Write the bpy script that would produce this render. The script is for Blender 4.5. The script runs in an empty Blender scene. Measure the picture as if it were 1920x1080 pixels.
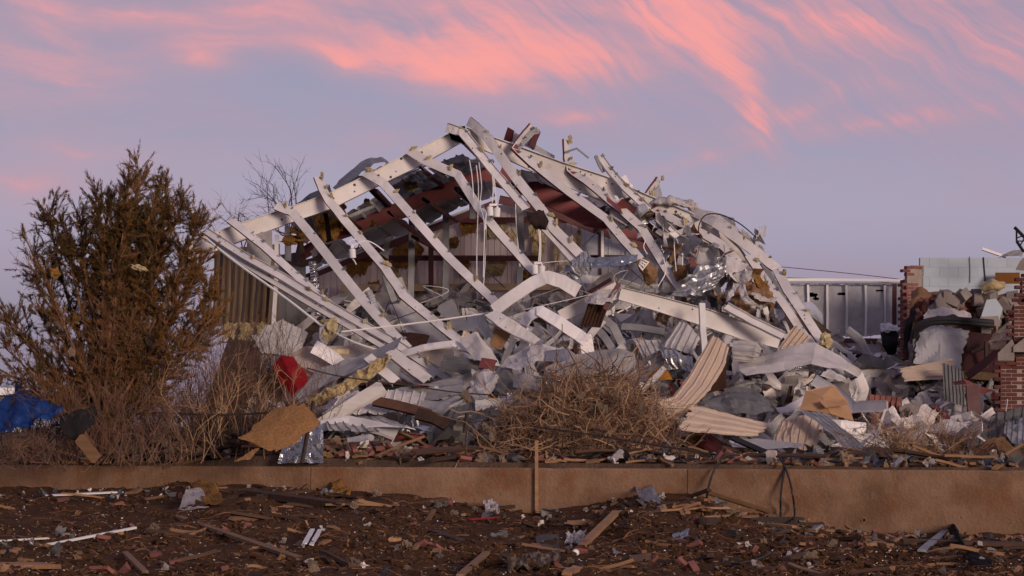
import bpy, bmesh, math, random
from mathutils import Vector, Matrix, noise, Euler
scn = bpy.context.scene
# ---------------------------------------------------------------- camera
F = 5333.33; HV = 800.0; EYE = 1.6           # focal length in photo pixels, horizon row, eye height
def P(u, v, d):
    return Vector(((u-960)/F*d, d, EYE+(HV-v)/F*d))
cam = bpy.data.objects.new('camera', bpy.data.cameras.new('camera'))
scn.collection.objects.link(cam)
cam.location = (0, 0, EYE); cam.rotation_euler = (math.pi/2, 0, 0)
cam.data.sensor_width = 36; cam.data.lens = 100
cam.data.shift_y = (HV-540)/1920
cam.data.clip_start = 0.5; cam.data.clip_end = 20000
scn.camera = cam
# ---------------------------------------------------------------- light
def lin(r, g, b):
    f = lambda c: (c/255/12.92) if c/255 <= .04045 else ((c/255+.055)/1.055)**2.4
    return (f(r), f(g), f(b), 1)
SUN_AZ, SUN_EL = 30, 9.0                      # degrees right of straight behind the camera / elevation
world = bpy.data.worlds.new('World'); scn.world = world; world.use_nodes = True
nt = world.node_tree; N = nt.nodes; LK = nt.links
for n in list(N): N.remove(n)
def nd(t, **k):
    n = N.new(t)
    for a, b in k.items(): setattr(n, a, b)
    return n
def mth(op, a, b=None, c=None, clamp=False):
    n = nd('ShaderNodeMath', operation=op, use_clamp=clamp)
    for i, x in enumerate((a, b, c)):
        if x is None: continue
        if isinstance(x, (int, float)): n.inputs[i].default_value = x
        else: LK.new(x, n.inputs[i])
    return n.outputs[0]
def mix(f, a, b, mode='MIX'):
    n = nd('ShaderNodeMix', data_type='RGBA', blend_type=mode)
    for i, x in ((0, f), (6, a), (7, b)):
        if isinstance(x, (int, float)): n.inputs[i].default_value = x
        elif isinstance(x, tuple): n.inputs[i].default_value = x
        else: LK.new(x, n.inputs[i])
    return n.outputs[2]
tc = nd('ShaderNodeTexCoord'); sep = nd('ShaderNodeSeparateXYZ'); LK.new(tc.outputs['Generated'], sep.inputs[0])
az = mth('MULTIPLY', mth('ARCTAN2', sep.outputs[0], sep.outputs[1]), 53.33)
el = mth('MULTIPLY', mth('ARCSINE', sep.outputs[2]), 53.33)
comb = nd('ShaderNodeCombineXYZ'); LK.new(az, comb.inputs[0]); LK.new(el, comb.inputs[1])
# wind-drawn warp of the cirrus
w1 = nd('ShaderNodeTexNoise'); w1.inputs['Scale'].default_value = .55; w1.inputs['Detail'].default_value = 5
LK.new(comb.outputs[0], w1.inputs['Vector'])
w1s = nd('ShaderNodeVectorMath', operation='SUBTRACT'); LK.new(w1.outputs['Color'], w1s.inputs[0]); w1s.inputs[1].default_value = (.5, .5, .5)
w1m = nd('ShaderNodeVectorMath', operation='MULTIPLY'); LK.new(w1s.outputs[0], w1m.inputs[0]); w1m.inputs[1].default_value = (1.1, .8, 0)
wv = nd('ShaderNodeVectorMath', operation='ADD'); LK.new(comb.outputs[0], wv.inputs[0]); LK.new(w1m.outputs[0], wv.inputs[1])
def fibre(rot, sx, sy, det, off):
    m = nd('ShaderNodeMapping', vector_type='TEXTURE'); LK.new(wv.outputs[0], m.inputs[0])
    m.inputs['Rotation'].default_value = (0, 0, -math.radians(rot)); m.inputs['Scale'].default_value = (1/sx, 1/sy, 1); m.inputs['Location'].default_value = (off, off*.7, 0)
    t = nd('ShaderNodeTexNoise'); t.inputs['Scale'].default_value = 1; t.inputs['Detail'].default_value = det; t.inputs['Roughness'].default_value = .55; t.inputs['Distortion'].default_value = .35
    LK.new(m.outputs[0], t.inputs['Vector']); return t.outputs['Fac']
fa = fibre(7, .28, 1.5, 9, 3.1)     # long streaks
fb = fibre(40, .26, 3.4, 9, 9.4)      # diagonal combing
fc = fibre(4, .22, .9, 4, 21.7)      # broad veil
clouds = [  # u, v, half length, half width, slope angle (down to the right +), strength
 (860,118,340,125,8,1.4),(660,112,260,60,8,.8),(1060,120,420,150,14,.85),(1120,20,760,170,4,.75),
 (1250,30,260,110,38,.8),(1340,110,210,95,50,.75),(1395,205,200,52,58,1.05),(1480,215,240,60,-14,.5),
 (1640,60,620,230,12,.6),(1880,120,360,220,25,.5),(1640,238,460,40,-4,.45),(1320,298,260,30,-9,.4),
 (380,108,190,70,4,.75),(140,150,460,150,6,.6),(150,288,260,55,5,.5),(60,30,600,140,3,.5),(40,335,220,75,3,.45),
 (560,20,520,140,4,.65),(1080,222,260,28,-4,.45),(700,250,420,60,2,.15),(480,300,360,60,2,.2)]
tot = None
for u, v, l, w, a, s in clouds:
    m = nd('ShaderNodeMapping', vector_type='TEXTURE'); LK.new(wv.outputs[0], m.inputs[0])
    m.inputs['Location'].default_value = ((u-960)/100, (HV-v)/100, 0)
    m.inputs['Rotation'].default_value = (0, 0, -math.radians(a)); m.inputs['Scale'].default_value = (l/100, w/100, 1)
    g = nd('ShaderNodeTexGradient', gradient_type='QUADRATIC_SPHERE'); LK.new(m.outputs[0], g.inputs[0])
    x = mth('MULTIPLY', g.outputs['Fac'], s*1.35)
    tot = x if tot is None else mth('ADD', tot, x)
# the same cirrus goes on over the rest of the sky
veil = mth('MULTIPLY', mth('SUBTRACT', fc, .42, clamp=True), 1.5)
higher = mth('MULTIPLY', mth('SUBTRACT', el, 2.5), .16, clamp=True)
tot = mth('ADD', tot, mth('MULTIPLY', veil, higher))
side = mth('MULTIPLY_ADD', az, .09, .45, clamp=True)
fib = mth('MULTIPLY', mth('ADD', mth('MULTIPLY', fb, side), mth('MULTIPLY', fa, mth('SUBTRACT', 1.0, side))), 1.9)
dens = mth('MULTIPLY', tot, mth('ADD', mth('MULTIPLY', mth('SUBTRACT', fib, .95), 1.0), .50), clamp=True)
ramp = nd('ShaderNodeValToRGB'); LK.new(mth('MULTIPLY_ADD', el, 1/20, .02, clamp=True), ramp.inputs[0])
cr = ramp.color_ramp; cr.interpolation = 'EASE'
stops = [(0.0, (130,125,146)), (.10, (134,129,156)), (.22, (154,149,181)), (.32, (141,138,175)), (.42, (136,130,166)), (.62, (134,130,162)), (1.0, (128,127,156))]
while len(cr.elements) < len(stops): cr.elements.new(.5)
for e, (p, c) in zip(cr.elements, stops): e.position = p; e.color = lin(*c)
base = mix(mth('MULTIPLY', mth('SUBTRACT', fc, .38, clamp=True), 1.2, clamp=True), ramp.outputs[0], lin(160,136,166))
c_lo = lin(190,138,162); c_hi = lin(240,145,150)
ccol = mix(mth('MULTIPLY_ADD', dens, 1.45, -.38, clamp=True), c_lo, c_hi)
skyc = mix(mth('MULTIPLY', dens, 1.5, clamp=True), base, ccol)
nish = nd('ShaderNodeTexSky', sky_type='NISHITA'); nish.sun_disc = False
nish.sun_elevation = math.radians(SUN_EL); nish.sun_rotation = math.radians(180-SUN_AZ)
nish.air_density = 1.4; nish.dust_density = 2.0
nscale = mix(1.0, nish.outputs[0], (.024, .023, .022, 1), 'MULTIPLY')
full = mix(1.0, skyc, nscale, 'ADD')
bg = nd('ShaderNodeBackground'); LK.new(full, bg.inputs[0]); bg.inputs[1].default_value = .88
wo = nd('ShaderNodeOutputWorld'); LK.new(bg.outputs[0], wo.inputs[0])
sl = bpy.data.lights.new('sun', 'SUN'); sl.energy = 2.3; sl.angle = math.radians(15); sl.color = (1, .80, .68)
so = bpy.data.objects.new('sun', sl); scn.collection.objects.link(so)
a_, e_ = math.radians(SUN_AZ), math.radians(SUN_EL)
so.rotation_euler = Vector((-math.sin(a_)*math.cos(e_), math.cos(a_)*math.cos(e_), -math.sin(e_))).to_track_quat('-Z', 'Y').to_euler()
so.location = (20, -40, 20)
vs = scn.view_settings; vs.view_transform = 'Standard'; vs.look = 'None'; vs.exposure = .12; vs.gamma = 1
scn.cycles.use_denoising = True
scn.cycles.max_bounces = 6
# ---------------------------------------------------------------- materials
MT = {}
def mat(name, c1, c2=None, sc=3.0, rough=.7, metal=0, var=.12, dirt=None, damt=.35, dsc=5, speck=0, bump=.2, bsc=30, stretch=None, spec=.3, d2=None):
    m = bpy.data.materials.new(name); m.use_nodes = True; t = m.node_tree; n = t.nodes; L = t.links
    b = n['Principled BSDF']
    def new(ty, **k):
        x = n.new(ty)
        for a, v in k.items(): setattr(x, a, v)
        return x
    def mx(f, a, bb, mode='MIX'):
        x = new('ShaderNodeMix', data_type='RGBA', blend_type=mode)
        for i, v in ((0, f), (6, a), (7, bb)):
            if isinstance(v, (int, float, tuple)): x.inputs[i].default_value = v
            else: L.new(v, x.inputs[i])
        return x.outputs[2]
    def rmp(fac, lo, hi):
        x = new('ShaderNodeMapRange'); L.new(fac, x.inputs[0]); x.inputs[1].default_value = lo; x.inputs[2].default_value = hi; return x.outputs[0]
    co = new('ShaderNodeTexCoord'); oi = new('ShaderNodeObjectInfo')
    mp = new('ShaderNodeMapping'); L.new(co.outputs['Object'], mp.inputs[0])
    if stretch: mp.inputs['Scale'].default_value = stretch
    off = new('ShaderNodeMath', operation='MULTIPLY'); L.new(oi.outputs['Random'], off.inputs[0]); off.inputs[1].default_value = 37.0
    L.new(off.outputs[0], mp.inputs['Location'])
    def nz(s, det=5, r=.6):
        x = new('ShaderNodeTexNoise'); x.inputs['Scale'].default_value = s; x.inputs['Detail'].default_value = det; x.inputs['Roughness'].default_value = r
        L.new(mp.outputs[0], x.inputs['Vector']); return x.outputs['Fac']
    c1 = tuple(c1[:3])+(1,); c2 = tuple((c2 or [x*.75 for x in c1])[:3])+(1,)
    col = mx(rmp(nz(sc), .35, .65), c1, c2)
    if dirt:
        col = mx(rmp(nz(dsc, 8, .7), 1-damt, 1-damt+.22), col, tuple(dirt)+(1,))
    if d2:
        col = mx(rmp(nz(d2[1], 9, .75), 1-d2[2], 1-d2[2]+.14), col, tuple(d2[0])+(1,))
    if speck:
        vo = new('ShaderNodeTexVoronoi'); vo.inputs['Scale'].default_value = 10; L.new(mp.outputs[0], vo.inputs['Vector'])
        vr = new('ShaderNodeSeparateColor'); L.new(vo.outputs['Color'], vr.inputs[0])
        pw = new('ShaderNodeMath', operation='POWER'); L.new(vr.outputs[0], pw.inputs[0]); pw.inputs[1].default_value = 4
        th = new('ShaderNodeMath', operation='MULTIPLY'); L.new(pw.outputs[0], th.inputs[0]); th.inputs[1].default_value = speck
        lt = new('ShaderNodeMath', operation='LESS_THAN'); L.new(vo.outputs['Distance'], lt.inputs[0]); L.new(th.outputs[0], lt.inputs[1])
        col = mx(lt.outputs[0], col, (.06, .045, .035, 1))
    hv = new('ShaderNodeHueSaturation'); L.new(col, hv.inputs['Color'])
    vv = new('ShaderNodeMapRange'); L.new(oi.outputs['Random'], vv.inputs[0]); vv.inputs[3].default_value = 1-var; vv.inputs[4].default_value = 1+var
    L.new(vv.outputs[0], hv.inputs['Value'])
    L.new(hv.outputs[0], b.inputs['Base Color'])
    b.inputs['Metallic'].default_value = metal; b.inputs['Specular IOR Level'].default_value = spec
    rr = new('ShaderNodeMapRange'); L.new(nz(sc*2.3), rr.inputs[0]); rr.inputs[3].default_value = max(.05, rough-.15); rr.inputs[4].default_value = min(1, rough+.15)
    L.new(rr.outputs[0], b.inputs['Roughness'])
    if bump:
        bp = new('ShaderNodeBump'); bp.inputs['Strength'].default_value = bump; bp.inputs['Distance'].default_value = .03
        L.new(nz(bsc, 6), bp.inputs['Height']); L.new(bp.outputs[0], b.inputs['Normal'])
    MT[name] = m; return m
mat('white_paint', (.62,.58,.56), (.47,.44,.43), 1.6, .5, dirt=(.27,.21,.16), damt=.43, dsc=2.6, speck=.2, bump=.06, bsc=6)
mat('white_beam', (.66,.615,.58), (.52,.48,.45), 1.4, .55, dirt=(.30,.20,.12), damt=.39, dsc=2.0, speck=.3, bump=.05, bsc=5)
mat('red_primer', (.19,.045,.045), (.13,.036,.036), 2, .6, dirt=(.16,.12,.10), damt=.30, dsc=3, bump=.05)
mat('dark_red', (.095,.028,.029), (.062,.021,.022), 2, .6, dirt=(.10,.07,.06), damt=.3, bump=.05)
mat('pink_panel', (.72,.61,.57), (.60,.51,.47), .8, .6, dirt=(.26,.19,.13), damt=.38, dsc=.9, speck=.05, bump=.08, bsc=4, stretch=(2,2,.5))
mat('pale_panel', (.70,.685,.69), (.60,.59,.59), .8, .6, dirt=(.3,.24,.18), damt=.34, dsc=1.2, speck=.06, bump=.08, bsc=4)
mat('grey_sheet', (.58,.555,.55), (.46,.44,.435), 1.5, .5, var=.22, dirt=(.24,.18,.13), damt=.38, dsc=2.5, bump=.15, bsc=5)
mat('light_sheet', (.76,.72,.70), (.64,.60,.585), 1.5, .5, var=.16, dirt=(.26,.19,.13), damt=.38, dsc=2.5, speck=.05, bump=.15, bsc=5)
mat('dark_sheet', (.22,.215,.22), (.15,.146,.15), 1.5, .5, var=.25, dirt=(.2,.15,.11), damt=.36, bump=.15, bsc=5)
mat('galvanized', (.62,.62,.63), (.46,.46,.47), 4, .36, metal=.6, var=.15, dirt=(.3,.25,.2), damt=.33, bump=.3, bsc=7)
mat('foil', (.82,.80,.79), (.64,.62,.61), 5, .2, metal=.95, var=.1, bump=.8, bsc=14)
mat('steel_stud', (.21,.21,.225), (.16,.16,.175), 3, .5, metal=.3, var=.15, dirt=(.16,.12,.09), damt=.34, bump=.05)
mat('beige_siding', (.78,.63,.50), (.70,.56,.44), 1.3, .5, var=.08, dirt=(.25,.13,.06), damt=.34, dsc=2.2, bump=.08, bsc=6)
mat('tan_board', (.37,.26,.17), (.29,.20,.13), 1.2, .8, dirt=(.14,.09,.06), damt=.36, bump=.1)
mat('insulation', (.74,.62,.38), (.56,.43,.22), 6, .95, var=.2, bump=1, bsc=22, spec=.1)
mat('wet_insulation', (.42,.22,.065), (.30,.16,.05), 4, .95, var=.2, bump=1, bsc=18, spec=.1)
mat('dirty_fluff', (.36,.27,.20), (.22,.15,.10), 6, .95, var=.3, bump=1, bsc=22, spec=.1)
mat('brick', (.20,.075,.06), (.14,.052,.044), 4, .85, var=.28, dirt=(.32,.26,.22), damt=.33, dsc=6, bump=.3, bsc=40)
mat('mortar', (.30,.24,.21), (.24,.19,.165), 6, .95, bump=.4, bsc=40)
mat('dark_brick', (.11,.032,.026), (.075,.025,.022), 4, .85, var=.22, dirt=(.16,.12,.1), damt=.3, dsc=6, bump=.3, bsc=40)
mat('block', (.24,.20,.18), (.19,.16,.145), 5, .95, var=.15, bump=.5, bsc=50)
mat('blue_block', (.36,.41,.46), (.33,.375,.42), 2, .7, var=.035, dirt=(.28,.30,.32), damt=.30, bump=.15, bsc=40)
mat('concrete', (.25,.148,.09), (.145,.078,.042), 1.5, .9, dirt=(.17,.065,.025), damt=.5, dsc=1.7, speck=.15, bump=.6, bsc=22, d2=((.225,.155,.108), 1.3, .42))
mat('soil', (.085,.040,.018), (.045,.022,.012), 2.2, .95, dirt=(.14,.066,.028), damt=.42, dsc=7, bump=1.0, bsc=26, spec=.1)
mat('rubble_bed', (.12,.075,.048), (.07,.046,.032), 2.2, .95, dirt=(.24,.18,.14), damt=.38, dsc=9, bump=1.0, bsc=16, spec=.1)
mat('plank', (.25,.135,.068), (.17,.09,.045), 3, .8, var=.35, dirt=(.07,.04,.025), damt=.36, bump=.3, bsc=30, stretch=(.4,4,4))
mat('dark_wood', (.07,.036,.022), (.045,.024,.016), 3, .85, var=.3, dirt=(.12,.065,.04), damt=.33, bump=.4, bsc=30, stretch=(.4,4,4))
mat('osb', (.50,.28,.12), (.32,.155,.06), 24, .8, dirt=(.22,.12,.05), damt=.34, dsc=9, bump=.4, bsc=30, stretch=(1,1,2.2))
mat('cardboard', (.40,.225,.115), (.34,.19,.095), 2, .8, var=.08, bump=.08)
mat('kraft_paper', (.42,.25,.13), (.33,.19,.10), 3, .85, bump=.25, bsc=10)
mat('paper', (.74,.68,.64), (.64,.57,.53), 5, .85, var=.14, dirt=(.3,.2,.13), damt=.32, dsc=8, bump=.2)
mat('red_cloth', (.33,.012,.02), (.25,.009,.016), 6, .9, bump=.2, bsc=60)
mat('blue_tarp', (.025,.085,.33), (.016,.06,.25), 3, .5, dirt=(.05,.05,.08), damt=.34, bump=.25, bsc=14)
mat('black_rubber', (.016,.015,.016), (.011,.010,.011), 3, .6, var=.2, bump=.1)
mat('black_felt', (.040,.034,.035), (.028,.024,.026), 3, .9, bump=.3, bsc=40)
mat('rusty_iron', (.055,.034,.026), (.03,.022,.02), 8, .8, var=.15, dirt=(.13,.05,.02), damt=.36, dsc=10, bump=.3)
mat('rust_plate', (.10,.045,.028), (.065,.032,.022), 4, .85, dirt=(.05,.025,.02), damt=.36, bump=.3)
mat('yellow_plastic', (.62,.27,.02), (.55,.23,.015), 2, .4, bump=.03)
mat('orange_panel', (.36,.15,.025), (.30,.12,.02), 1.5, .55, bump=.05)
mat('lamp_white', (.76,.74,.72), (.68,.66,.64), 2, .35, bump=.02)
mat('brown_cloth', (.075,.045,.04), (.05,.03,.028), 4, .95, bump=.3, bsc=30)
mat('bark', (.24,.12,.064), (.13,.065,.037), 8, .9, dirt=(.26,.14,.07), damt=.36, dsc=9, bump=.4, bsc=40)
mat('bare_bark', (.07,.05,.045), (.05,.036,.033), 6, .9, bump=.1)
mat('juniper', (.040,.031,.011), (.08,.044,.014), 3, .8, var=.1, bump=0, spec=.15)
mat('brown_needle', (.17,.08,.024), (.10,.05,.017), 3, .85, var=.1, bump=0, spec=.1)
mat('dry_twig', (.44,.28,.16), (.30,.18,.10), 3, .9, var=.15, bump=0, spec=.15)
mat('mauve_twig', (.17,.095,.066), (.115,.064,.046), 3, .9, var=.15, bump=0, spec=.15)
mat('ink', (.03,.02,.03), (.03,.02,.03), 3, .8, bump=0)
mat('copper_foil', (.62,.64,.66), (.42,.44,.46), 9, .25, metal=.9, dirt=(.25,.12,.06), damt=.36, dsc=4, bump=.5, bsc=12)
# ---------------------------------------------------------------- mesh helpers
ORG = {}                                       # world origin of each object
class MB:
    def __init__(s): s.v = []; s.f = []; s.m = []
    def add(s, vs, fs, mi=0):
        o = len(s.v); s.v += [Vector(x) for x in vs]
        for f in fs: s.f.append([o+i for i in f]); s.m.append(mi)
    def box(s, c, ax, ay, az_, mi=0):
        c = Vector(c); q = [c+ax*i+ay*j+az_*k for k in (-1, 1) for j in (-1, 1) for i in (-1, 1)]
        s.add(q, [(0,2,3,1),(4,5,7,6),(0,1,5,4),(2,6,7,3),(0,4,6,2),(1,3,7,5)], mi)
    def sweep(s, pts, prof, face=Vector((0,-1,.2)), scl=None, roll=None, mats=None, caps=True):
        n = len(pts); k = len(prof); rings = []
        for i, p in enumerate(pts):
            t = (pts[min(i+1, n-1)]-pts[max(i-1, 0)]).normalized()
            a = t.cross(face)
            if a.length < 1e-4: a = t.cross(Vector((1, .1, 0)))
            a.normalize(); b = a.cross(t).normalized()
            if roll:
                r = roll[i] if isinstance(roll, (list, tuple)) else roll
                a, b = a*math.cos(r)+b*math.sin(r), b*math.cos(r)-a*math.sin(r)
            q = scl[i] if scl else 1
            qx, qy = q if isinstance(q, tuple) else (q, q)
            rings.append([p+a*x*qx+b*y*qy for x, y in prof])
        o = len(s.v)
        for r in rings: s.v += r
        for i in range(n-1):
            for j in range(k):
                j2 = (j+1) % k
                s.f.append([o+i*k+j, o+i*k+j2, o+(i+1)*k+j2, o+(i+1)*k+j]); s.m.append(mats[j] if mats else 0)
        if caps:
            s.f.append([o+j for j in range(k)][::-1]); s.m.append(0)
            s.f.append([o+(n-1)*k+j for j in range(k)]); s.m.append(0)
    def tube(s, pts, r, k=6, r2=None):
        prof = [(math.cos(2*math.pi*j/k), math.sin(2*math.pi*j/k)) for j in range(k)]
        n = len(pts); r2 = r if r2 is None else r2
        s.sweep(pts, prof, Vector((.13, -1, .31)), [r+(r2-r)*i/max(1, n-1) for i in range(n)])
    def build(s, name, m, parent=None, smooth=False, org=None, kind=None):
        if org is None:
            if parent is not None: org = ORG[parent.name]
            else:
                lo = [min(p[i] for p in s.v) for i in range(3)]; hi = [max(p[i] for p in s.v) for i in range(3)]
                org = Vector(((lo[0]+hi[0])/2, (lo[1]+hi[1])/2, lo[2]))
        me = bpy.data.meshes.new(name); me.from_pydata([p-org for p in s.v], [], s.f)
        for q in (m if isinstance(m, (list, tuple)) else [m]): me.materials.append(MT[q])
        if any(s.m): me.polygons.foreach_set('material_index', s.m)
        if smooth: me.polygons.foreach_set('use_smooth', [True]*len(me.polygons))
        me.update()
        return link(name, me, parent, org, kind)
def link(name, me, parent, org, kind=None):
    o = bpy.data.objects.new(name, me); scn.collection.objects.link(o)
    ORG[o.name] = Vector(org)
    if parent is not None: o.parent = parent; o.location = Vector(org)-ORG[parent.name]
    else: o.location = org
    if kind: o['kind'] = kind
    return o
def zone(p):                                   # which landmark a loose piece lies by
    k = F/p.y; u = 960+p.x*k; v = HV-(p.z-EYE)*k; q = p.y-yw(p.x)
    pick = lambda t: next(s for lim, s in t if u < lim)
    if q < 0: return pick(((330, 'near the white edged lath'), (760, 'around the two short white slats'), (1130, 'near the wooden stake'), (1520, 'near the looping black cable'), (9999, 'by the crushed gutter')))
    if q < 2.6: return pick(((340, 'at the foot of the juniper'), (620, 'near the strand board'), (960, 'left of the brush pile'), (1290, 'in front of the brush pile'), (1640, 'below the flat beige panel'), (9999, 'near the brick pier')))
    if v < 645: return pick(((800, 'under the hanging left purlins'), (1060, 'below the hanging twin lamps'), (1330, 'around the long speckled beam'), (9999, 'under the right purlins')))
    return pick(((760, 'around the tilted insulated panel'), (1000, 'below the arched purlin'), (1280, 'behind the brush pile'), (1450, 'around the upright beige panel'), (1630, 'around the cardboard box'), (9999, 'in front of the cream hanging sheet')))
def tag(o, label, cat, group=None):
    if label.endswith('{z}'):
        z = zone(o.location); label = label[:-3]+z; group = group+' '+z
    o['label'] = label; o['category'] = cat
    if group: o['group'] = group
    return o
def thing(name, label, cat, loc, group=None):
    return tag(link(name, None, None, loc), label, cat, group)
def put(name, me, parent, loc, rot=(0,0,0), sc=1.0):     # a copy sharing mesh data
    o = link(name, me, parent, Vector(loc))
    o.rotation_euler = rot; o.scale = (sc,)*3 if isinstance(sc, (int, float)) else sc
    return o
def bm_mesh(bm, name, m, smooth=False):
    me = bpy.data.meshes.new(name); bm.to_mesh(me); bm.free()
    for q in (m if isinstance(m, (list, tuple)) else [m]): me.materials.append(MT[q])
    if smooth: me.polygons.foreach_set('use_smooth', [True]*len(me.polygons))
    return me
def nz3(p, s, seed=0): return noise.noise(Vector(p)*s+Vector((seed*7.13, seed*3.7, seed*1.9)))
def grid_pts(rows, nu, nv):
    R_ = len(rows); C_ = len(rows[0]); out = []
    for j in range(nv+1):
        y = j/nv*(R_-1); j0 = min(int(y), R_-2); fy = y-j0; line = []
        for i in range(nu+1):
            x = i/nu*(C_-1); i0 = min(int(x), C_-2); fx = x-i0
            a = rows[j0][i0].lerp(rows[j0][i0+1], fx); b = rows[j0+1][i0].lerp(rows[j0+1][i0+1], fx)
            line.append(a.lerp(b, fy))
        out.append(line)
    return out
def rib(x):                                    # trapezoid rib, 0..1 per period
    f = x-math.floor(x); d = abs(f-.5)
    return 1 if d < .06 else max(0, 1-(d-.06)/.05)
def patch(name, m, rows, nu=8, nv=8, corr=None, bulge=0, crumple=0, cs=3, seed=0, thick=.007, ragged=0, holes=(), parent=None, smooth=False, px=True):
    """A sheet through rows of control points (kept creases), ribbed, crumpled, torn at the edges, with real thickness."""
    rows = [[P(*q) if px else Vector(q) for q in r] for r in rows]
    if corr:
        if corr[0] == 's': nu = max(nu, corr[1]*8)
        else: nv = max(nv, corr[1]*8)
    g = grid_pts(rows, nu, nv); rn = random.Random(seed)
    out = []
    for j in range(nv+1):
        for i in range(nu+1):
            p = g[j][i]
            du = g[j][min(i+1, nu)]-g[j][max(i-1, 0)]; dv = g[min(j+1, nv)][i]-g[max(j-1, 0)][i]
            n = du.cross(dv)
            if n.length < 1e-9: n = Vector((0, -1, 0))
            n.normalize()
            if n.y > 0: n = -n
            s, t = i/nu, j/nv; h = 0
            if corr: h += corr[2]*rib((s if corr[0] == 's' else t)*corr[1])
            if bulge: h += bulge*math.sin(math.pi*s)*math.sin(math.pi*t)
            if crumple: h += crumple*(1.6*abs(nz3(p, cs, seed))-.5+.5*nz3(p, cs*2.7, seed+3)+.25*nz3(p, cs*6, seed+5))
            q = p+n*h
            if ragged and (i in (0, nu) or j in (0, nv)):
                c = g[nv//2][nu//2]; q = q+(c-p).normalized()*rn.random()**2*ragged
            out.append(q)
    bm = bmesh.new(); vv = [bm.verts.new(q) for q in out]; W = nu+1
    for j in range(nv):
        for i in range(nu):
            if holes:
                c = (out[j*W+i]+out[(j+1)*W+i+1])/2; k = F/c.y; uu = 960+c.x*k; v2 = HV-(c.z-EYE)*k
                if any(((uu-h[0])/h[2])**2+((v2-h[1])/h[3])**2 < 1 for h in holes): continue
            bm.faces.new((vv[j*W+i], vv[j*W+i+1], vv[(j+1)*W+i+1], vv[(j+1)*W+i]))
    bmesh.ops.solidify(bm, geom=bm.faces[:], thickness=thick)
    org = ORG[parent.name] if parent is not None else None
    if org is None:
        lo = Vector([min(v.co[i] for v in bm.verts) for i in range(3)]); hi = Vector([max(v.co[i] for v in bm.verts) for i in range(3)])
        org = Vector(((lo.x+hi.x)/2, (lo.y+hi.y)/2, lo.z))
    bmesh.ops.translate(bm, verts=bm.verts[:], vec=-org)
    return link(name, bm_mesh(bm, name, m, smooth), parent, org)
def chan(w, f, t=.008, front=False):           # C section: flat face or open channel towards the viewer
    h = w/2; q = [(-h,0),(h,0),(h,-f),(h-t,-f),(h-t,-t),(-h+t,-t),(-h+t,-f),(-h,-f)]
    return [(x, -y) for x, y in q][::-1] if front else q
def ibeam(h, w, t=.012):
    a, b = h/2, w/2
    return [(-a,-b),(-a,b),(-a+t,b),(-a+t,t/2),(a-t,t/2),(a-t,b),(a,b),(a,-b),(a-t,-b),(a-t,-t/2),(-a+t,-t/2),(-a+t,-b)]
def pl(pts, d=None, jit=0, rn=None, sub=1):
    q = [P(p[0], p[1], p[2] if len(p) > 2 else d) for p in pts]
    if sub > 1:
        o = []
        for a, b in zip(q, q[1:]):
            for i in range(sub): o.append(a.lerp(b, i/sub))
        q = o+[q[-1]]
    if jit: q = [p+Vector([rn.uniform(-jit, jit) for _ in range(3)]) for p in q]
    return q
def smooth_line(q, sub=5):                     # Catmull-Rom
    o = []
    for i in range(len(q)-1):
        p0, p1, p2, p3 = q[max(i-1, 0)], q[i], q[i+1], q[min(i+2, len(q)-1)]
        for k in range(sub):
            t = k/sub
            o.append(.5*((2*p1)+(p2-p0)*t+(2*p0-5*p1+4*p2-p3)*t*t+(3*p1-p0-3*p2+p3)*t**3))
    return o+[q[-1]]
def interp(tab, x):
    if x <= tab[0][0]: return tab[0][1]
    for (a, b), (c, d) in zip(tab, tab[1:]):
        if x <= c: return b+(d-b)*(x-a)/(c-a)
    return tab[-1][1]
def sst(x): x = max(0, min(1, x)); return x*x*(3-2*x)
# ---------------------------------------------------------------- ground
WT = .944
def yw(x): return 48.6-(x+8.75)*6/16.42        # the retaining wall runs slightly towards the camera on the right
base_tab = [(-200,918),(0,918),(300,908),(600,912),(780,935),(900,948),(1000,962),(1100,955),(1180,930),(1290,928),(1380,950),(1470,978),(1600,998),(1750,1006),(2100,1006)]
mid_tab = [(44,872),(46,866),(48,846),(50,806),(52,752),(54,694),(56,650),(60,598),(63,566),(66,556)]
rgt_tab = [(44,876),(46,862),(48,838),(50,806),(52,772),(54,735),(56,706),(60,680),(63,668),(66,664)]
def gz(x, y):
    u = 960+F*x/max(y, 5); q = y-yw(x)
    if q < .1:
        zb = EYE+(HV-interp(base_tab, u))/F*yw(x)
        t = max(0, min(1, 1+q/13)); z = zb*t**1.6 if y > 20 else 0
        if -30 < q:
            z += .10*nz3((x, y, 0), .55, 1)*sst((y-18)/8)+.085*nz3((x, y, 0), 1.7, 2)+.045*nz3((x, y, 0), 4.3, 3)
            z += .22*math.exp(-((u-1250)/170)**2-((y-40.2)/1.5)**2)+.12*math.exp(-((u-420)/200)**2-((y-41.5)/1.6)**2)+.12*math.exp(-((u-700)/110)**2-((y-36.5)/1.0)**2)+.10*math.exp(-((u-1600)/200)**2-((y-35)/1.2)**2)
            z -= .14*math.exp(-((u-960)/130)**2-((y-34.6)/1.6)**2)
        return z
    lf = WT+.02+.12*sst(q/4)+.05*nz3((x, y, 0), 1.2, 4)
    if y > 80: return 1.0
    zm = EYE+(HV-interp(mid_tab, y))/F*y; zr = EYE+(HV-interp(rgt_tab, y))/F*y
    w = sst((u-330)/150); r = sst((u-1450)/200)
    z = lf*(1-w)+w*(zm*(1-r)+zr*r)
    z = max(z, WT+.01) if q < 3 else z
    z += w*.10*nz3((x, y, 0), 1.1, 5)*sst(q/2)
    if y > 66: z = z+(1.0-z)*sst((y-66)/12)
    return z
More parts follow.
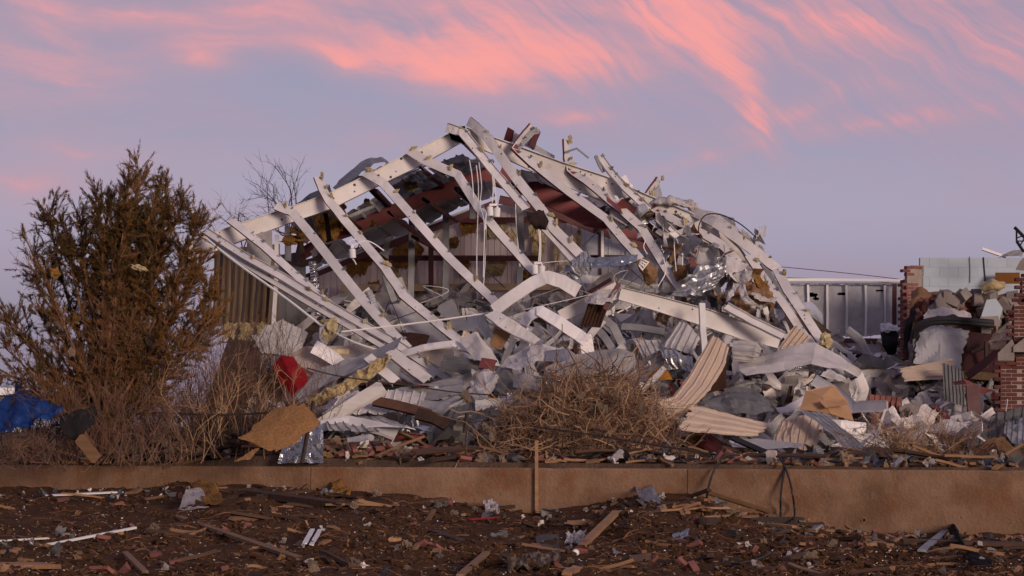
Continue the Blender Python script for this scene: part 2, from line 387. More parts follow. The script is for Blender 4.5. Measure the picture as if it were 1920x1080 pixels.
def march(u, v, d0, d1, hit):
    d = d0
    while d < d1:
        if hit(P(u, v, d)): break
        d += .3
    d -= .3
    for k in range(16):
        d += .02
        p = P(u, v, d)
        if hit(p): break
    return Vector((p.x, p.y, gz(p.x, p.y)))
def g_at(u, v):                                # the rubble bed seen at a photo position
    return march(u, v, 42, 63, lambda p: p.y-yw(p.x) > .25 and gz(p.x, p.y) >= p.z)
def f_at(u, v):                                # the foreground soil seen at a photo position
    return march(u, v, 26, 50, lambda p: p.y-yw(p.x) > -.12 or gz(p.x, p.y) >= p.z)
xs = [-3000,-600,-150,-60,-30,-18]+[-12+i*.11 for i in range(int(24/.11)+1)]+[18,30,60,150,600,3000]
qs = [-3000,-500,-100,-50,-35,-26,-22]+[-19+i*.11 for i in range(int(18.9/.11)+1)]+[.02]
qb = [.12]+[.2+i*.14 for i in range(150)]+[22,26,32,40,80,200,600,3000]
m = MB()
for q in qs+qb:
    for x in xs:
        y = yw(max(-14, min(14, x)))+q; m.v.append(Vector((x, y, gz(x, y))))
W = len(xs); NQ = len(qs)
for j in range(len(qs+qb)-1):
    for i in range(W-1):
        m.f.append([j*W+i, j*W+i+1, (j+1)*W+i+1, (j+1)*W+i]); m.m.append(0 if j < NQ-1 else 1)
m.build('ground', ['soil', 'rubble_bed'], smooth=True, kind='structure', org=Vector((0,0,0)))
# retaining wall, cast in lengths with open joints, pipes through it
def wall_x(u):                                  # world x on the wall line at photo column u
    k = (u-960)/F; return k*(48.6-8.75*6/16.42)/(1+k*6/16.42)
wt = thing('retaining_wall', 'long low concrete retaining wall stained with red soil', 'wall', (0, yw(0), 0))
wt['kind'] = 'thing'
jx = [-13, wall_x(587), wall_x(1292), 13]
for a, b in zip(jx, jx[1:]):
    m = MB(); n = 160
    prof = []
    dirx = Vector((16.42, -6, 0)).normalized(); nrm = Vector((-dirx.y, dirx.x, 0))
    for i in range(n+1):
        x = a+.006+(b-a-.012)*i/n; c = Vector((x, yw(x), 0))
        wv_ = .010*nz3((x, 0, 0), 2.5, 8); ch = .05*max(0, nz3((x, 5, 0), 3.1, 3)-.28)+.012*max(0, nz3((x, 9, 0), 9, 3))
        for off, z in ((-.10+wv_, -.4), (-.10+wv_, WT-.02-ch*1.5), (-.085+ch, WT-ch*.6+.006*nz3((x, 3, 0), 4)), (.12, WT), (.12, -.4)): m.v.append(c+nrm*off+Vector((0, 0, z)))
    for i in range(n):
        for j in range(4): m.f.append([i*5+j, (i+1)*5+j, (i+1)*5+j+1, i*5+j+1]); m.m.append(0)
    m.f += [[4,3,2,1,0], [n*5+j for j in range(5)]]; m.m += [0, 0]
    m.build('wall_section', 'concrete', wt)
for u, v in ((20, 917), (1623, 975)):
    x = wall_x(u); c = Vector((x, yw(x), P(u, v, yw(x)).z))-nrm*.1
    m = MB(); n = 14; ring = []
    for k in range(n):
        a = 2*math.pi*k/n; e = dirx*math.cos(a)+Vector((0, 0, 1))*math.sin(a)
        ring.append(e)
    m.v = [c+e*.028-nrm*.012 for e in ring]+[c+e*.040-nrm*.012 for e in ring]+[c+e*.040+nrm*.02 for e in ring]+[c+e*.028+nrm*.003 for e in ring]
    for k in range(n):
        k2 = (k+1) % n
        m.f += [[k, k2, n+k2, n+k], [n+k, n+k2, 2*n+k2, 2*n+k], [k2, k, 3*n+k, 3*n+k2]]; m.m += [0, 0, 0]
    wp = m.build('drain_pipe', 'concrete', wt)
    m = MB(); m.v = [c+e*.028-nrm*.001 for e in ring]; m.f = [list(range(n))]; m.m = [0]; m.build('bore_shade_disc', 'black_rubber', wp)  # flat black disc paints the shade inside the pipe
# ---------------------------------------------------------------- the wrecked metal building
rn = random.Random(11)
def tuft_mesh(m, seed, stringy=.55):
    bm = bmesh.new(); bmesh.ops.create_icosphere(bm, subdivisions=3, radius=1)
    for v in bm.verts:
        p = v.co.copy(); k = 1+stringy*nz3(p, 1.7, seed)*1.3+.5*nz3(p, 4.3, seed+1)+.25*nz3(p, 9, seed+2)
        v.co = Vector((p.x*1.25, p.y*.9, p.z*.85))*max(.25, k)
    return bm_mesh(bm, 'tuft', m)
TUFT = [tuft_mesh('insulation', i) for i in range(5)]
FLUFF = [tuft_mesh('dirty_fluff', i+20, .38) for i in range(5)]
WETTUFT = [tuft_mesh('wet_insulation', i+40, .6) for i in range(3)]
CLIP = None
def clip_mesh():
    m = MB(); m.box((0,0,0), Vector((.05,0,0)), Vector((0,.03,0)), Vector((0,0,.012))); m.box((.02,0,.03), Vector((.012,0,0)), Vector((0,.02,0)), Vector((0,0,.03)))
    me = bpy.data.meshes.new('clip'); me.from_pydata(m.v, [], m.f); me.materials.append(MT['steel_stud']); return me
CLIP = clip_mesh()
bl = thing('metal_building', 'wrecked gabled metal building with bare rafters and purlins hanging into its open end', 'building', P(900, 690, 55))
def member(name, pts, w=.19, f=.06, d=None, m=('white_paint', 'red_primer'), roll=.25, front=False, tufts=0, parent=bl, sub=3, wob=.004, mats=None, scl=None):
    if parent is bl and name == 'purlin': w *= .82; f *= .75
    q = pl(pts, d, wob, rn, sub); prof = chan(w, f, .008, front)
    mm = MB(); k = len(prof)
    if mats is None: mats = [0, 1, 1, 1, 1, 1, 1, 1] if not front else [0]*8
    r = roll
    if isinstance(roll, (list, tuple)): r = [interp([(i/(len(roll)-1), x) for i, x in enumerate(roll)], j/(len(q)-1)) for j in range(len(q))]
    mm.sweep(q, prof, roll=r, mats=mats)
    o = mm.build(name, list(m), parent)
    for i in range(tufts):
        t = (i+.6*rn.random())/tufts; j = t*(len(q)-1); a = q[int(j)].lerp(q[min(int(j)+1, len(q)-1)], j-int(j))
        tdir = (q[-1]-q[0]).normalized(); up = tdir.cross(Vector((0,-1,.2))).normalized()
        if up.z < 0: up = -up
        pos = a+up*(w*.5)+Vector((0,-.03,0))
        if rn.random() < .38: put('insulation_tuft', rn.choice(TUFT), o, pos, (rn.uniform(-.5, .5), rn.random()*6, rn.random()*6), (rn.uniform(.03, .07), rn.uniform(.02, .04), rn.uniform(.015, .05)))
        else: put('purlin_clip', CLIP, o, pos, (rn.random(), rn.random()*6, rn.random()*6), rn.uniform(.4, .75))
    return o
# --- front rafters: I-sections
def rafter(tops, bots, d, m, name='rafter', width=.16, sub=4, dd=None, parent=bl):
    n = len(tops); c = []; s = []
    for i, (t, b) in enumerate(zip(tops, bots)):
        di = dd[i] if dd else d
        pt, pb = P(t[0], t[1], di), P(b[0], b[1], di); c.append((pt+pb)/2); s.append(1)
    q = []; sc = []
    for i in range(n-1):
        for k in range(sub): q.append(c[i].lerp(c[i+1], k/sub))
    q.append(c[-1])
    hs = []
    for i in range(n):
        di = dd[i] if dd else d
        tan = (c[min(i+1, n-1)]-c[max(i-1, 0)]).normalized()
        v = P(*tops[i], di)-P(*bots[i], di); hs.append((v-tan*v.dot(tan)).length)
    for i in range(n-1):
        for k in range(sub): sc.append((hs[i]+(hs[i+1]-hs[i])*k/sub, 1))
    sc.append((hs[-1], 1))
    mm = MB(); pr = [(x, y) for x, y in ibeam(1, width, .035)]
    mm.sweep(q, pr, face=Vector((0,-1,0)), scl=sc)
    return mm.build(name, m, parent)
rl = rafter([(352,452),(467,413),(547,387),(620,361),(700,322),(760,290),(852,246)], [(352,492),(463,448),(540,420),(617,394),(713,347),(790,310),(864,268)], 55, 'white_beam')
rr = rafter([(868,236),(920,255),(970,273),(1053,303),(1137,330),(1210,363),(1293,397),(1350,428),(1390,465),(1412,500)],
            [(872,272),(915,285),(958,303),(1043,342),(1120,374),(1196,402),(1280,440),(1328,466),(1362,495),(1385,520)], 55, 'white_beam', dd=[55,55,55,54.8,54.6,54.4,54.2,54,53.9,53.8])
# ridge plates and a white gable plate
patch('gusset_plate', 'white_beam', [[(838,240,54.9),(872,236,54.9)],[(846,262,54.9),(876,272,54.9)]], 2, 2, thick=.02, parent=bl)
patch('gable_plate', 'white_paint', [[(463,444,54.7),(510,430,54.7)],[(463,470,54.6),(511,470,54.6)],[(464,488,54.5),(508,498,54.5)]], 4, 6, crumple=.02, thick=.01, parent=bl)
# --- purlins torn loose and hanging towards the viewer
member('purlin', [(383,434,54.6),(460,483,53.8),(533,523,53.2),(627,580,52.4),(743,647,51.5),(840,712,50.9)], .21, .07, roll=[.5,.4,.35], tufts=9, front=True)
member('purlin', [(388,446,54.5),(470,502,53.7),(545,548,53.0),(640,603,52.2),(748,668,51.3),(815,706,50.8)], .12, .05, roll=.2)
member('purlin', [(432,412,54.7),(493,460,54.1),(560,520,53.3),(620,572,52.6)], .19, .06, roll=.35, tufts=7)
member('purlin', [(517,385,54.7),(548,397,54.6),(593,452,54.0),(680,562,52.8),(727,615,52.2),(765,652,51.8)], .21, .06, roll=[.2,-.1,.3], tufts=7)
member('purlin', [(596,331,55),(606,356,54.8),(619,378,54.6),(660,429,54.1),(722,502,53.3),(757,553,52.7),(817,603,52.1),(870,645,51.6)], .21, .06, roll=[.5,.2,.3,.3], tufts=9)
member('purlin', [(683,322,54.8),(719,343,54.6),(787,420,53.8),(840,481,53.2),(920,557,52.4),(942,580,52.2)], .21, .06, roll=[-.1,.2,.25], tufts=9)
member('purlin', [(764,280,54.8),(798,301,54.6),(858,327,54.3),(898,390,53.7),(933,433,53.3),(993,500,52.7),(1015,522,52.5)], .21, .06, roll=[-.2,0,.3,.25], tufts=9)
member('purlin', [(838,238,54.8),(868,250,54.6),(923,320,54.0),(986,392,53.3)], .22, .06, roll=[-.4,.3,.3], tufts=7, front=True)
member('purlin', [(1010,421,53.1),(1040,452,52.9),(1072,488,52.6),(1098,508,52.4)], .16, .05, roll=.4, front=True)
member('purlin', [(878,227,55.0),(914,258,54.6),(970,337,53.9),(1018,396,53.3),(1040,430,53.0),(1088,478,52.6)], .23, .06, roll=[-.6,.1,.25], tufts=8)
member('purlin', [(998,238,55.1),(981,258,54.9),(966,279,54.6),(996,304,54.4),(1070,362,53.9),(1137,410,53.5),(1170,450,53.2),(1207,492,52.9)], .2, .07, roll=[.9,.9,.5,.2,.2,.25], tufts=9)
member('purlin', [(1062,262,55.1),(1064,300,55.0),(1070,320,54.7),(1100,339,54.4),(1167,394,53.9),(1203,427,53.6),(1237,483,53.1),(1276,543,52.6)], .21, .06, roll=[1.0,.8,.4,.2,.2,.2], tufts=9)
member('purlin', [(1122,292,54.9),(1140,318,54.7),(1165,347,54.3),(1190,370,54.1),(1215,393,53.9)], .2, .06, roll=[.5,.4,.2], tufts=6, front=True)
member('purlin', [(1226,404,53.8),(1280,454,53.3),(1335,506,52.8),(1352,522,52.7)], .19, .06, roll=.25, front=True, m=('dark_red', 'dark_red') and ('light_sheet','red_primer'))
member('purlin', [(1236,338,55.0),(1222,358,54.8),(1212,374,54.5),(1226,391,54.2),(1268,414,53.9),(1318,438,53.6),(1352,458,53.4),(1382,487,53.1),(1400,520,52.9)], .2, .07, roll=[1,.9,.3,.1,.2,.2], tufts=8)
member('purlin', [(1296,394,54.2),(1340,416,53.7),(1382,446,53.4),(1420,474,53.2),(1456,503,53.0),(1478,545,52.5),(1503,582,52.1),(1541,640,51.6)], .23, .06, roll=[-.3,-.2,.1,.2,.3], tufts=7)
member('purlin', [(1404,478,53.2),(1432,520,52.8),(1470,570,52.3),(1500,616,51.9),(1526,652,51.5)], .19, .06, roll=.15, tufts=3)
member('purlin', [(1432,494,53.9),(1466,556,53.2),(1506,622,52.4)], .17, .06, roll=.5, m=('dark_sheet', 'dark_red'))
member('purlin', [(1268,520,52.9),(1316,560,52.4),(1340,585,52.2)], .14, .05, roll=.2, m=('grey_sheet', 'red_primer'))
# wind-bent stubs that stand above the rafter
member('roof_stub', [(1010,243,55.5),(1002,262,55.4),(998,276,55.3)], .16, .06, roll=.9, m=('dark_red', 'dark_red'))
member('roof_stub', [(1060,285,54.9),(1082,278,54.9),(1104,296,54.9)], .035, .02, m=('dark_sheet', 'dark_sheet'), sub=1)
member('roof_stub', [(1117,292,54.8),(1125,310,54.7),(1133,322,54.7)], .07, .03, m=('dark_sheet', 'dark_sheet'), sub=1)
patch('roof_flap', ['red_primer'], [[(944,262,55.6),(952,238,55.6),(960,243,55.6)],[(960,268,55.5),(964,245,55.5),(968,247,55.5)]], 4, 4, crumple=.01, thick=.012, parent=bl)
patch('roof_flap', ['light_sheet'], [[(960,243,55.6),(985,258,55.6),(1040,292,55.5)],[(958,266,55.5),(990,276,55.4),(1040,300,55.4)]], 8, 5, crumple=.03, thick=.008, parent=bl)
patch('roof_flap', ['grey_sheet'], [[(968,276,54.7),(999,236,55.1),(1013,243,55.2)],[(974,282,54.6),(1002,252,55),(1012,250,55.1)]], 6, 3, crumple=.02, thick=.008, parent=bl)
for a, b, c in (((1212,375),(1240,345),(1236,336)), ((1228,368),(1246,372),(1240,345))):
    patch('roof_flap', ['grey_sheet'], [[(a[0],a[1],54.6),(b[0]-4,b[1],54.8)],[(a[0]+6,a[1]+10,54.5),(c[0]+6,c[1]+30,54.6)]], 5, 5, crumple=.04, thick=.008, parent=bl, seed=int(a[0]))
# rolled, twisted sheet along the right rafter top
patch('roof_flap', 'light_sheet', [[(1222,374,54.4),(1262,368,54.4),(1300,378,54.2)],[(1220,382,54.1),(1262,378,54.1),(1304,392,54.0)],[(1228,384,54.4),(1268,384,54.4),(1296,394,54.2)]], 14, 8, bulge=.06, crumple=.06, cs=5, parent=bl, smooth=True)
patch('roof_flap', 'paper', [[(1285,374,54.2),(1310,380,54.1)],[(1290,390,54.0),(1300,394,54.0)]], 8, 8, crumple=.06, cs=6, parent=bl)
patch('roof_flap', 'light_sheet', [[(1300,384,54.6),(1345,400,54.5),(1400,436,54.2)],[(1296,398,54.3),(1340,418,54.2),(1392,452,53.9)]], 16, 6, crumple=.05, cs=3, parent=bl)
patch('roof_flap', 'galvanized', [[(1346,398,54.7),(1376,408,54.6)],[(1352,424,54.5),(1384,438,54.4)]], 8, 8, crumple=.06, cs=4, parent=bl)
patch('roof_flap', 'grey_sheet', [[(1390,424,54.1),(1436,468,53.9)],[(1386,444,54.0),(1440,492,53.7)]], 8, 6, crumple=.07, cs=3, parent=bl, ragged=.08)
patch('roof_flap', 'dark_sheet', [[(1414,424,54.0),(1424,436,53.9)],[(1410,450,53.9),(1438,462,53.8)]], 5, 5, crumple=.06, parent=bl, ragged=.05)
for u, v in ((1424,424),(1432,422),(1418,440)): patch('roof_flap', 'light_sheet', [[(u,v,53.9),(u+5,v+1,53.9)],[(u-3,v+22,53.9),(u+4,v+24,53.9)]], 3, 5, crumple=.02, parent=bl)
# arched roof sheet blown up behind the left rafter
patch('roof_flap', 'grey_sheet', [[(622,350,57.4),(655,318,57.6),(690,296,57.8),(718,292,57.6),(729,302,57.2)],[(632,358,55.7),(664,332,55.7),(700,306,55.7),(722,303,55.6),(728,310,55.6)]], 20, 6, crumple=.06, cs=2, parent=bl)
patch('roof_flap', 'grey_sheet', [[(625,352,57.0),(700,318,57.0),(756,294,57.0)],[(640,362,55.5),(700,334,55.5),(762,300,55.5)]], 14, 5, crumple=.05, parent=bl, corr=('s', 5, .03))
patch('roof_flap', 'dark_sheet', [[(548,386,56.2),(580,362,56.2),(618,346,56.2)],[(560,392,55.4),(585,376,55.4),(622,362,55.4)]], 8, 4, crumple=.05, parent=bl)
# --- frames behind: red primed rafters
rafter([(560,468),(633,424),(760,374),(925,308)], [(560,492),(637,450),(760,408),(925,350)], 58, 'red_primer')
rafter([(935,308),(1010,340),(1110,384),(1210,418),(1340,492)], [(935,352),(1000,372),(1100,424),(1210,456),(1330,520)], 58, 'red_primer')
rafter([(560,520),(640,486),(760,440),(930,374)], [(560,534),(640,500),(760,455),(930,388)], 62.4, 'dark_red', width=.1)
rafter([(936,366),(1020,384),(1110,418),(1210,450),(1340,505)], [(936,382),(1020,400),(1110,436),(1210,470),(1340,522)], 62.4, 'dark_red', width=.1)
# purlins still in place between the frames, running to the back
for a, b in (((790,312),(852,362)),((868,262),(925,318)),((700,352),(742,396)),((640,398),(690,440)),((735,400),(800,448)),((860,350),(905,392)),((800,372),(852,410)),((1060,352),(1082,372)),((1130,400),(1150,430)),((960,320),(990,350)),((780,442),(830,470)),((690,462),(735,492))):
    member('roof_purlin', [(a[0],a[1],55.6),(b[0],b[1],59.5)], .2, .07, m=('dark_red', 'dark_red'), roll=rn.uniform(-.3,.3), sub=1)
# remaining roof deck between the frames, in torn lengths
deck = [((540,410),(625,376),(650,425),(560,462)), ((700,338),(770,304),(800,330),(735,362)), ((775,344),(868,300),(900,330),(812,366)), ((566,396),(640,362),(660,430),(590,470)), ((630,410),(705,372),(748,410),(668,444)), ((716,352),(790,318),(830,352),(752,384)),
        ((800,316),(866,284),(905,314),(842,342)), ((872,300),(915,300),(935,330),(900,330)), ((660,440),(748,404),(788,428),(694,466)), ((756,404),(850,366),(880,384),(784,424)),
        ((580,470),(640,446),(668,468),(596,505)), ((850,360),(920,340),(930,366),(872,384)), ((960,318),(1040,330),(1090,380),(1000,372)), ((1090,365),(1180,390),(1220,430),(1120,408)), ((1230,420),(1310,450),(1340,500),(1250,460))]
for i, q in enumerate(deck):
    (a, b, c, e) = q
    patch('roof_deck', ['grey_sheet', 'light_sheet', 'galvanized'][i % 3], [[(a[0],a[1],55.9),(b[0],b[1],55.9)],[(e[0],e[1],61.5),(c[0],c[1],61.5)]], 8, 8, corr=('s', 3, .04), crumple=.08, cs=1.0, seed=i, ragged=.12, parent=bl)
for i, (a, b) in enumerate((((836,330),(905,292)),((640,412),(700,386)),((745,330),(800,306)),((880,320),(925,300)),((1040,345),(1080,364)))):
    member('ceiling_pipe', [(a[0],a[1],56.2),(b[0],b[1],56.6)], .07, .05, m=('galvanized','galvanized'), sub=1)
# pale daylight lines: white strips painting the sky that shows through slits above the back wall
for a, b in (((590,508),(700,462)),((705,460),(878,392)),((652,478),(690,460))):
    member('daylight_strip', [(a[0],a[1],61.6),(b[0],b[1],61.6)], .045, .02, m=('lamp_white','lamp_white'), sub=1)
# --- back wall: ribbed panels, girts, posts
bw = link('back_wall', None, bl, ORG[bl.name])
tops = lambda u: interp([(560,528),(640,494),(760,450),(930,382),(1020,396),(1110,430),(1210,462),(1340,515)], u)
u = 560; i = 0
while u < 1345:
    w = 44; du = min(w, 1345-u)
    mname = 'pink_panel' if u < 1075 else 'pale_panel'
    t0, t1 = tops(u), tops(u+du)
    patch('wall_panel', mname, [[(u-2,t0-3,62.8+.05*(i%2)),(u+du+2,t1-3,62.8+.05*(i%2))],[(u-2,606,62.8+.05*(i%2)),(u+du+2,606,62.8+.05*(i%2))]], 4, 6, corr=('s', 4 if mname == 'pink_panel' else 2, .02), crumple=.03, cs=.9, seed=i, parent=bw)
    u += du; i += 1
for a, b, v in ((855,1082,413),(640,1010,484),(1085,1210,484),(985,1085,411),(640,905,484)):
    if a == 640 and b == 905: continue
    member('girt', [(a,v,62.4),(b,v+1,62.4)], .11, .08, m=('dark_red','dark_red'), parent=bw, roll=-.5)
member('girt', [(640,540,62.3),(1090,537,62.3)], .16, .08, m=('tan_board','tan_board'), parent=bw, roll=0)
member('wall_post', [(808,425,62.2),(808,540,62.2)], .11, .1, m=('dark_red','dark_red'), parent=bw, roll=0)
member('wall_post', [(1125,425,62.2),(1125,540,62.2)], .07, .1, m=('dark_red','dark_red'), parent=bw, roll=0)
member('wall_post', [(1130,432,62.0),(1130,486,62.0)], .06, .05, m=('light_sheet','light_sheet'), parent=bw, roll=0)
for pts in ([(773,356,60),(772,470,60),(770,565,60)], [(830,345,60),(836,400,60),(837,480,60),(835,562,60)], [(790,352,60),(830,346,60)], [(748,382,60),(733,415,60),(723,470,60),(723,520,60),(740,565,60)], [(976,408,60),(977,480,60),(973,548,60)],
            [(540,425,58),(540,495,58)],[(1260,452,58),(1253,488,58)],[(965,350,58),(975,400,58)],[(887,330,58),(886,410,58)]):
    member('steel_stud', pts, .13, .07, m=('steel_stud','steel_stud'), roll=.15, sub=3)
for u, v, w, h, mm_ in ((672,488,30,34,'wet_insulation'),(762,478,36,32,'wet_insulation'),(930,430,26,20,'insulation'),(880,420,22,24,'wet_insulation'),(960,442,12,14,'insulation'),(1010,460,16,30,'insulation'),(1045,462,8,40,'insulation'),
        (930,500,24,24,'insulation'),(870,500,14,24,'wet_insulation'),(700,540,18,16,'wet_insulation'),(850,455,14,14,'wet_insulation'),(1002,425,14,24,'insulation'),(1180,452,10,6,'insulation'),(1060,505,12,16,'insulation'),(1270,505,30,26,'insulation'),(985,520,14,20,'wet_insulation'),(790,548,16,14,'insulation'),(740,520,12,20,'insulation'),
        (1150,530,10,20,'insulation'),(1310,515,16,20,'insulation'),(1085,452,6,30,'insulation')):
    patch('insulation_patch', mm_, [[(u-w*.6,v-h*.8,62.62),(u+w*.7,v-h,62.62)],[(u-w,v+h*.1,62.6),(u+w,v-h*.1,62.6)],[(u-w*.7,v+h,62.62),(u+w*.5,v+h*.9,62.62)]], 10, 10, crumple=.07, cs=5, ragged=.32, thick=.03, parent=bw, seed=int(u))
for a, b in (((905,500),(1000,590)),((1085,470),(1122,432)),((960,430),(1010,520))):
    m = MB(); m.tube(pl([a, b], 62.3), .012, 4); m.build('brace_rod', 'steel_stud', bw)
# left side wall: tan boards between studs, its end post, a dark sheet for its opening
sw = link('side_wall', None, bl, ORG[bl.name])
for i in range(7):
    u0 = 404+i*17
    patch('wall_board', 'tan_board', [[(u0-2,468-i*1.5,57.2+.04*(i%2)),(u0+19,466-i*1.5,57.2+.04*(i%2))],[(u0-5,612,57.2+.04*(i%2)),(u0+16,612,57.2+.04*(i%2))]], 3, 5, crumple=.015, seed=i, parent=sw, thick=.02)
for u0, v0 in ((417,455),(441,462),(463,470),(486,476),(508,480)):
    member('wall_stud', [(u0,v0,56.9),(u0-4,540,56.9),(u0-9,604,56.9)], .055, .05, m=('rusty_iron','rusty_iron'), parent=sw, roll=.2)
member('end_post', [(519,440,56.6),(518,520,56.6),(513,608,56.6)], .08, .06, m=('lamp_white','white_beam'), parent=sw, roll=0)
patch('gap_shade_sheet', 'dark_sheet', [[(524,478,58.6),(574,470,59)],[(520,610,58.2),(574,610,58.6)]], 6, 6, crumple=.03, corr=('s', 2, .03), parent=sw)  # dark sheet painting the shade of a gap in the wall
for k in range(3): patch('insulation_batt', 'insulation', [[(418+k*32,602,56.7),(448+k*32,603,56.7)],[(412+k*32,636,56.6),(442+k*32,640,56.6)]], 8, 8, crumple=.09, cs=6, ragged=.1, thick=.05, parent=sw, seed=k)
for u, v, w, h in ((620,430,26,30),(600,415,12,20),(648,415,16,12),(550,450,30,12),(640,388,14,10),(690,385,14,14),(555,436,20,8),(700,420,8,14),(770,350,20,14),(905,300,16,12)):
    patch('hanging_batt', 'wet_insulation' if u != 770 else 'insulation', [[(u-w*.5,v-h,57.2),(u+w*.6,v-h*.8,57.2)],[(u-w,v+h*.2,57),(u+w,v,57)],[(u-w*.6,v+h,57.1),(u+w*.4,v+h*.9,57.1)]], 9, 9, crumple=.12, cs=4, ragged=.2, thick=.04, parent=bl, seed=int(v))
# drooping strap of dark cloth and a fabric cone inside
patch('hanging_strap', 'brown_cloth', [[(606,400,56.4),(612,450,56.4),(596,478,56.3),(560,492,56.2),(528,486,56.2)],[(614,400,56.2),(622,455,56.2),(602,492,56.1),(562,502,56.0),(528,492,56.0)]], 24, 4, crumple=.03, thick=.02, parent=bl, smooth=True)
patch('hanging_strap', 'brown_cloth', [[(563,432,57.2),(566,432,57.2)],[(552,486,57),(573,486,57)]], 6, 8, crumple=.03, bulge=.1, parent=bl)
patch('hanging_strap', 'brown_cloth', [[(986,394,53.0),(1018,392,52.9)],[(988,410,52.8),(1030,416,52.7)],[(1006,430,52.9),(1024,432,52.8)]], 10, 8, crumple=.12, cs=4, parent=bl, smooth=True)
# corrugated foil ducts
def flexduct(name, label, pts, r, d, m='foil', parent=None):
    q = smooth_line(pl(pts, d), 14); prof = [(math.cos(2*math.pi*j/10), math.sin(2*math.pi*j/10)) for j in range(10)]
    mm = MB(); mm.sweep(q, prof, scl=[r*(1+(.13 if i % 2 else -.1)+rn.uniform(-.1, .1)) for i in range(len(q))])
    return tag(mm.build(name, m, parent), label, 'duct')
flexduct('foil_duct', 'crinkled silver foil duct standing upright beside the dark wall opening', [(586,490),(590,520),(595,560),(597,592)], .075, 55.5)
flexduct('foil_duct', 'crinkled silver foil duct hanging under the right slope of the roof', [(1236,448),(1246,480),(1253,520),(1250,550)], .10, 54.2)
flexduct('foil_duct', 'short foil duct lying half buried behind the hanging purlins', [(690,545),(702,575),(712,600)], .08, 54.8, 'galvanized')
# --- hanging lamps
def lamp(u, v, d, twin, label, wires):
    t = thing('hanging_lamp', label, 'lamp', P(u, v, d))
    for k in range(2 if twin else 1):
        c = P(u+k*13, v+k*2, d); m = MB(); n = 14
        prof = [(.0,-.09),(.045,-.09),(.06,-.085),(.062,.07),(.05,.085),(.02,.09),(.018,.12),(0,.12)]
        o = 0; tilt = Vector((rn.uniform(-.12,.12), 0, 1)).normalized(); ax = tilt.cross(Vector((0,1,0))).normalized(); ay = tilt.cross(ax)
        for r, z in prof:
            for j in range(n):
                a = 2*math.pi*j/n; m.v.append(c+ax*r*math.cos(a)+ay*r*math.sin(a)+tilt*z)
        for i in range(len(prof)-1):
            for j in range(n): m.f.append([i*n+j, i*n+(j+1) % n, (i+1)*n+(j+1) % n, (i+1)*n+j]); m.m.append(0)
        m.build('lamp_housing', 'lamp_white', t)
    m = MB(); m.box(P(u+(6 if twin else 0), v-12, d), Vector((.07 if twin else .03,0,0)), Vector((0,.03,0)), Vector((0,0,.02))); m.build('lamp_bracket', 'lamp_white', t)
    for w in wires: m = MB(); m.tube(smooth_line(pl(w, d), 5), .011, 5); m.build('lamp_wire', 'lamp_white', t)
lamp(919, 396, 53.2, True, 'white twin cylinder lamp hanging by wires from the ridge purlin', [[(923,380),(925,350),(922,320)],[(930,382),(928,350),(924,322)],[(919,405),(912,400),(910,430)]])
lamp(1003, 505, 52.4, True, 'white twin cylinder lamp dangling low over the heap of crumpled sheets', [[(1010,490),(1012,460),(1010,430)],[(1013,490),(1014,465),(1013,432)]])
lamp(661, 475, 53.2, False, 'single white cylinder lamp hanging from a left purlin', [[(661,460),(655,452),(668,448)],[(661,485),(665,490),(668,496)],[(661,460),(690,452),(720,470)]])
# loose wires and conduits
def wire(name, label, pts, r=.008, m='lamp_white', sub=5, cat='wire', group=None):
    mm = MB(); mm.tube(smooth_line([P(*p) for p in pts], sub), r, 5); return tag(mm.build(name, m), label, cat, group)
for i, pts in enumerate(([(893,310),(897,350),(896,400),(894,480),(895,560)],[(898,305),(903,350),(900,385),(908,420),(906,520)],[(880,300),(885,330),(888,372)],[(912,400),(910,480),(905,560)],[(965,330),(968,420),(975,500)])):
    wire('dangling_wire', 'thin pale wire dangling from the ridge of the building', [(u, v, 54.0-.3*j) for j, (u, v) in enumerate(pts)], .009, group='wires dangling from the ridge')
wire('white_conduit', 'thin white conduit bent down from the left eave along the hanging purlins', [(388,448,54.3),(440,490,53.6),(540,562,52.6),(604,612,52)], .022, cat='pipe')
wire('white_conduit', 'long straight white pipe leaning across the fallen purlins', [(640,622,51.0),(720,613,51.2),(810,602,51.4),(922,586,51.6)], .015, 'light_sheet', 2, cat='pipe')
wire('white_conduit', 'bent white pipe running down from the yellow insulation ball', [(607,612,51.8),(660,640,51.4),(740,668,51),(770,690,50.6),(805,712,50.4)], .018, cat='pipe')
wire('black_cable', 'black cable looping in the air above the right roof slope', [(1312,452,53.4),(1310,425,53.4),(1322,404,53.5),(1348,402,53.6),(1385,418,53.7),(1418,445,53.8)], .012, 'black_rubber', cat='cable')
wire('brown_wire', 'rusty guy wire stretched from the dead shrubs over the sheets', [(575,690,48),(640,706,48.1),(760,722,48.3),(880,738,48.5),(1010,742,48.6)], .012, 'rusty_iron', cat='wire')
wire('brown_wire', 'rusty wire running from the dead shrubs to the red cloth', [(420,692,47.9),(480,690,47.9),(545,688,47.9)], .008, 'rusty_iron', cat='wire')
for i, (a, b) in enumerate((((1440,498),(1780,535)),((1440,520),(1700,532)))):
    wire('utility_line', ['power line sagging behind the building, the upper of two', 'power line sagging behind the building, the lower of two'][i], [(a[0],a[1],150),((a[0]+b[0])/2,(a[1]+b[1])/2-2,150),(b[0],b[1],150)], .02, 'bare_bark', cat='power line')
# ---------------------------------------------------------------- large pieces of wreckage
def S(name, label, cat, m, rows, **k):
    return tag(patch(name, m, rows, **k), label, cat)
W_ = 'metal sheet'
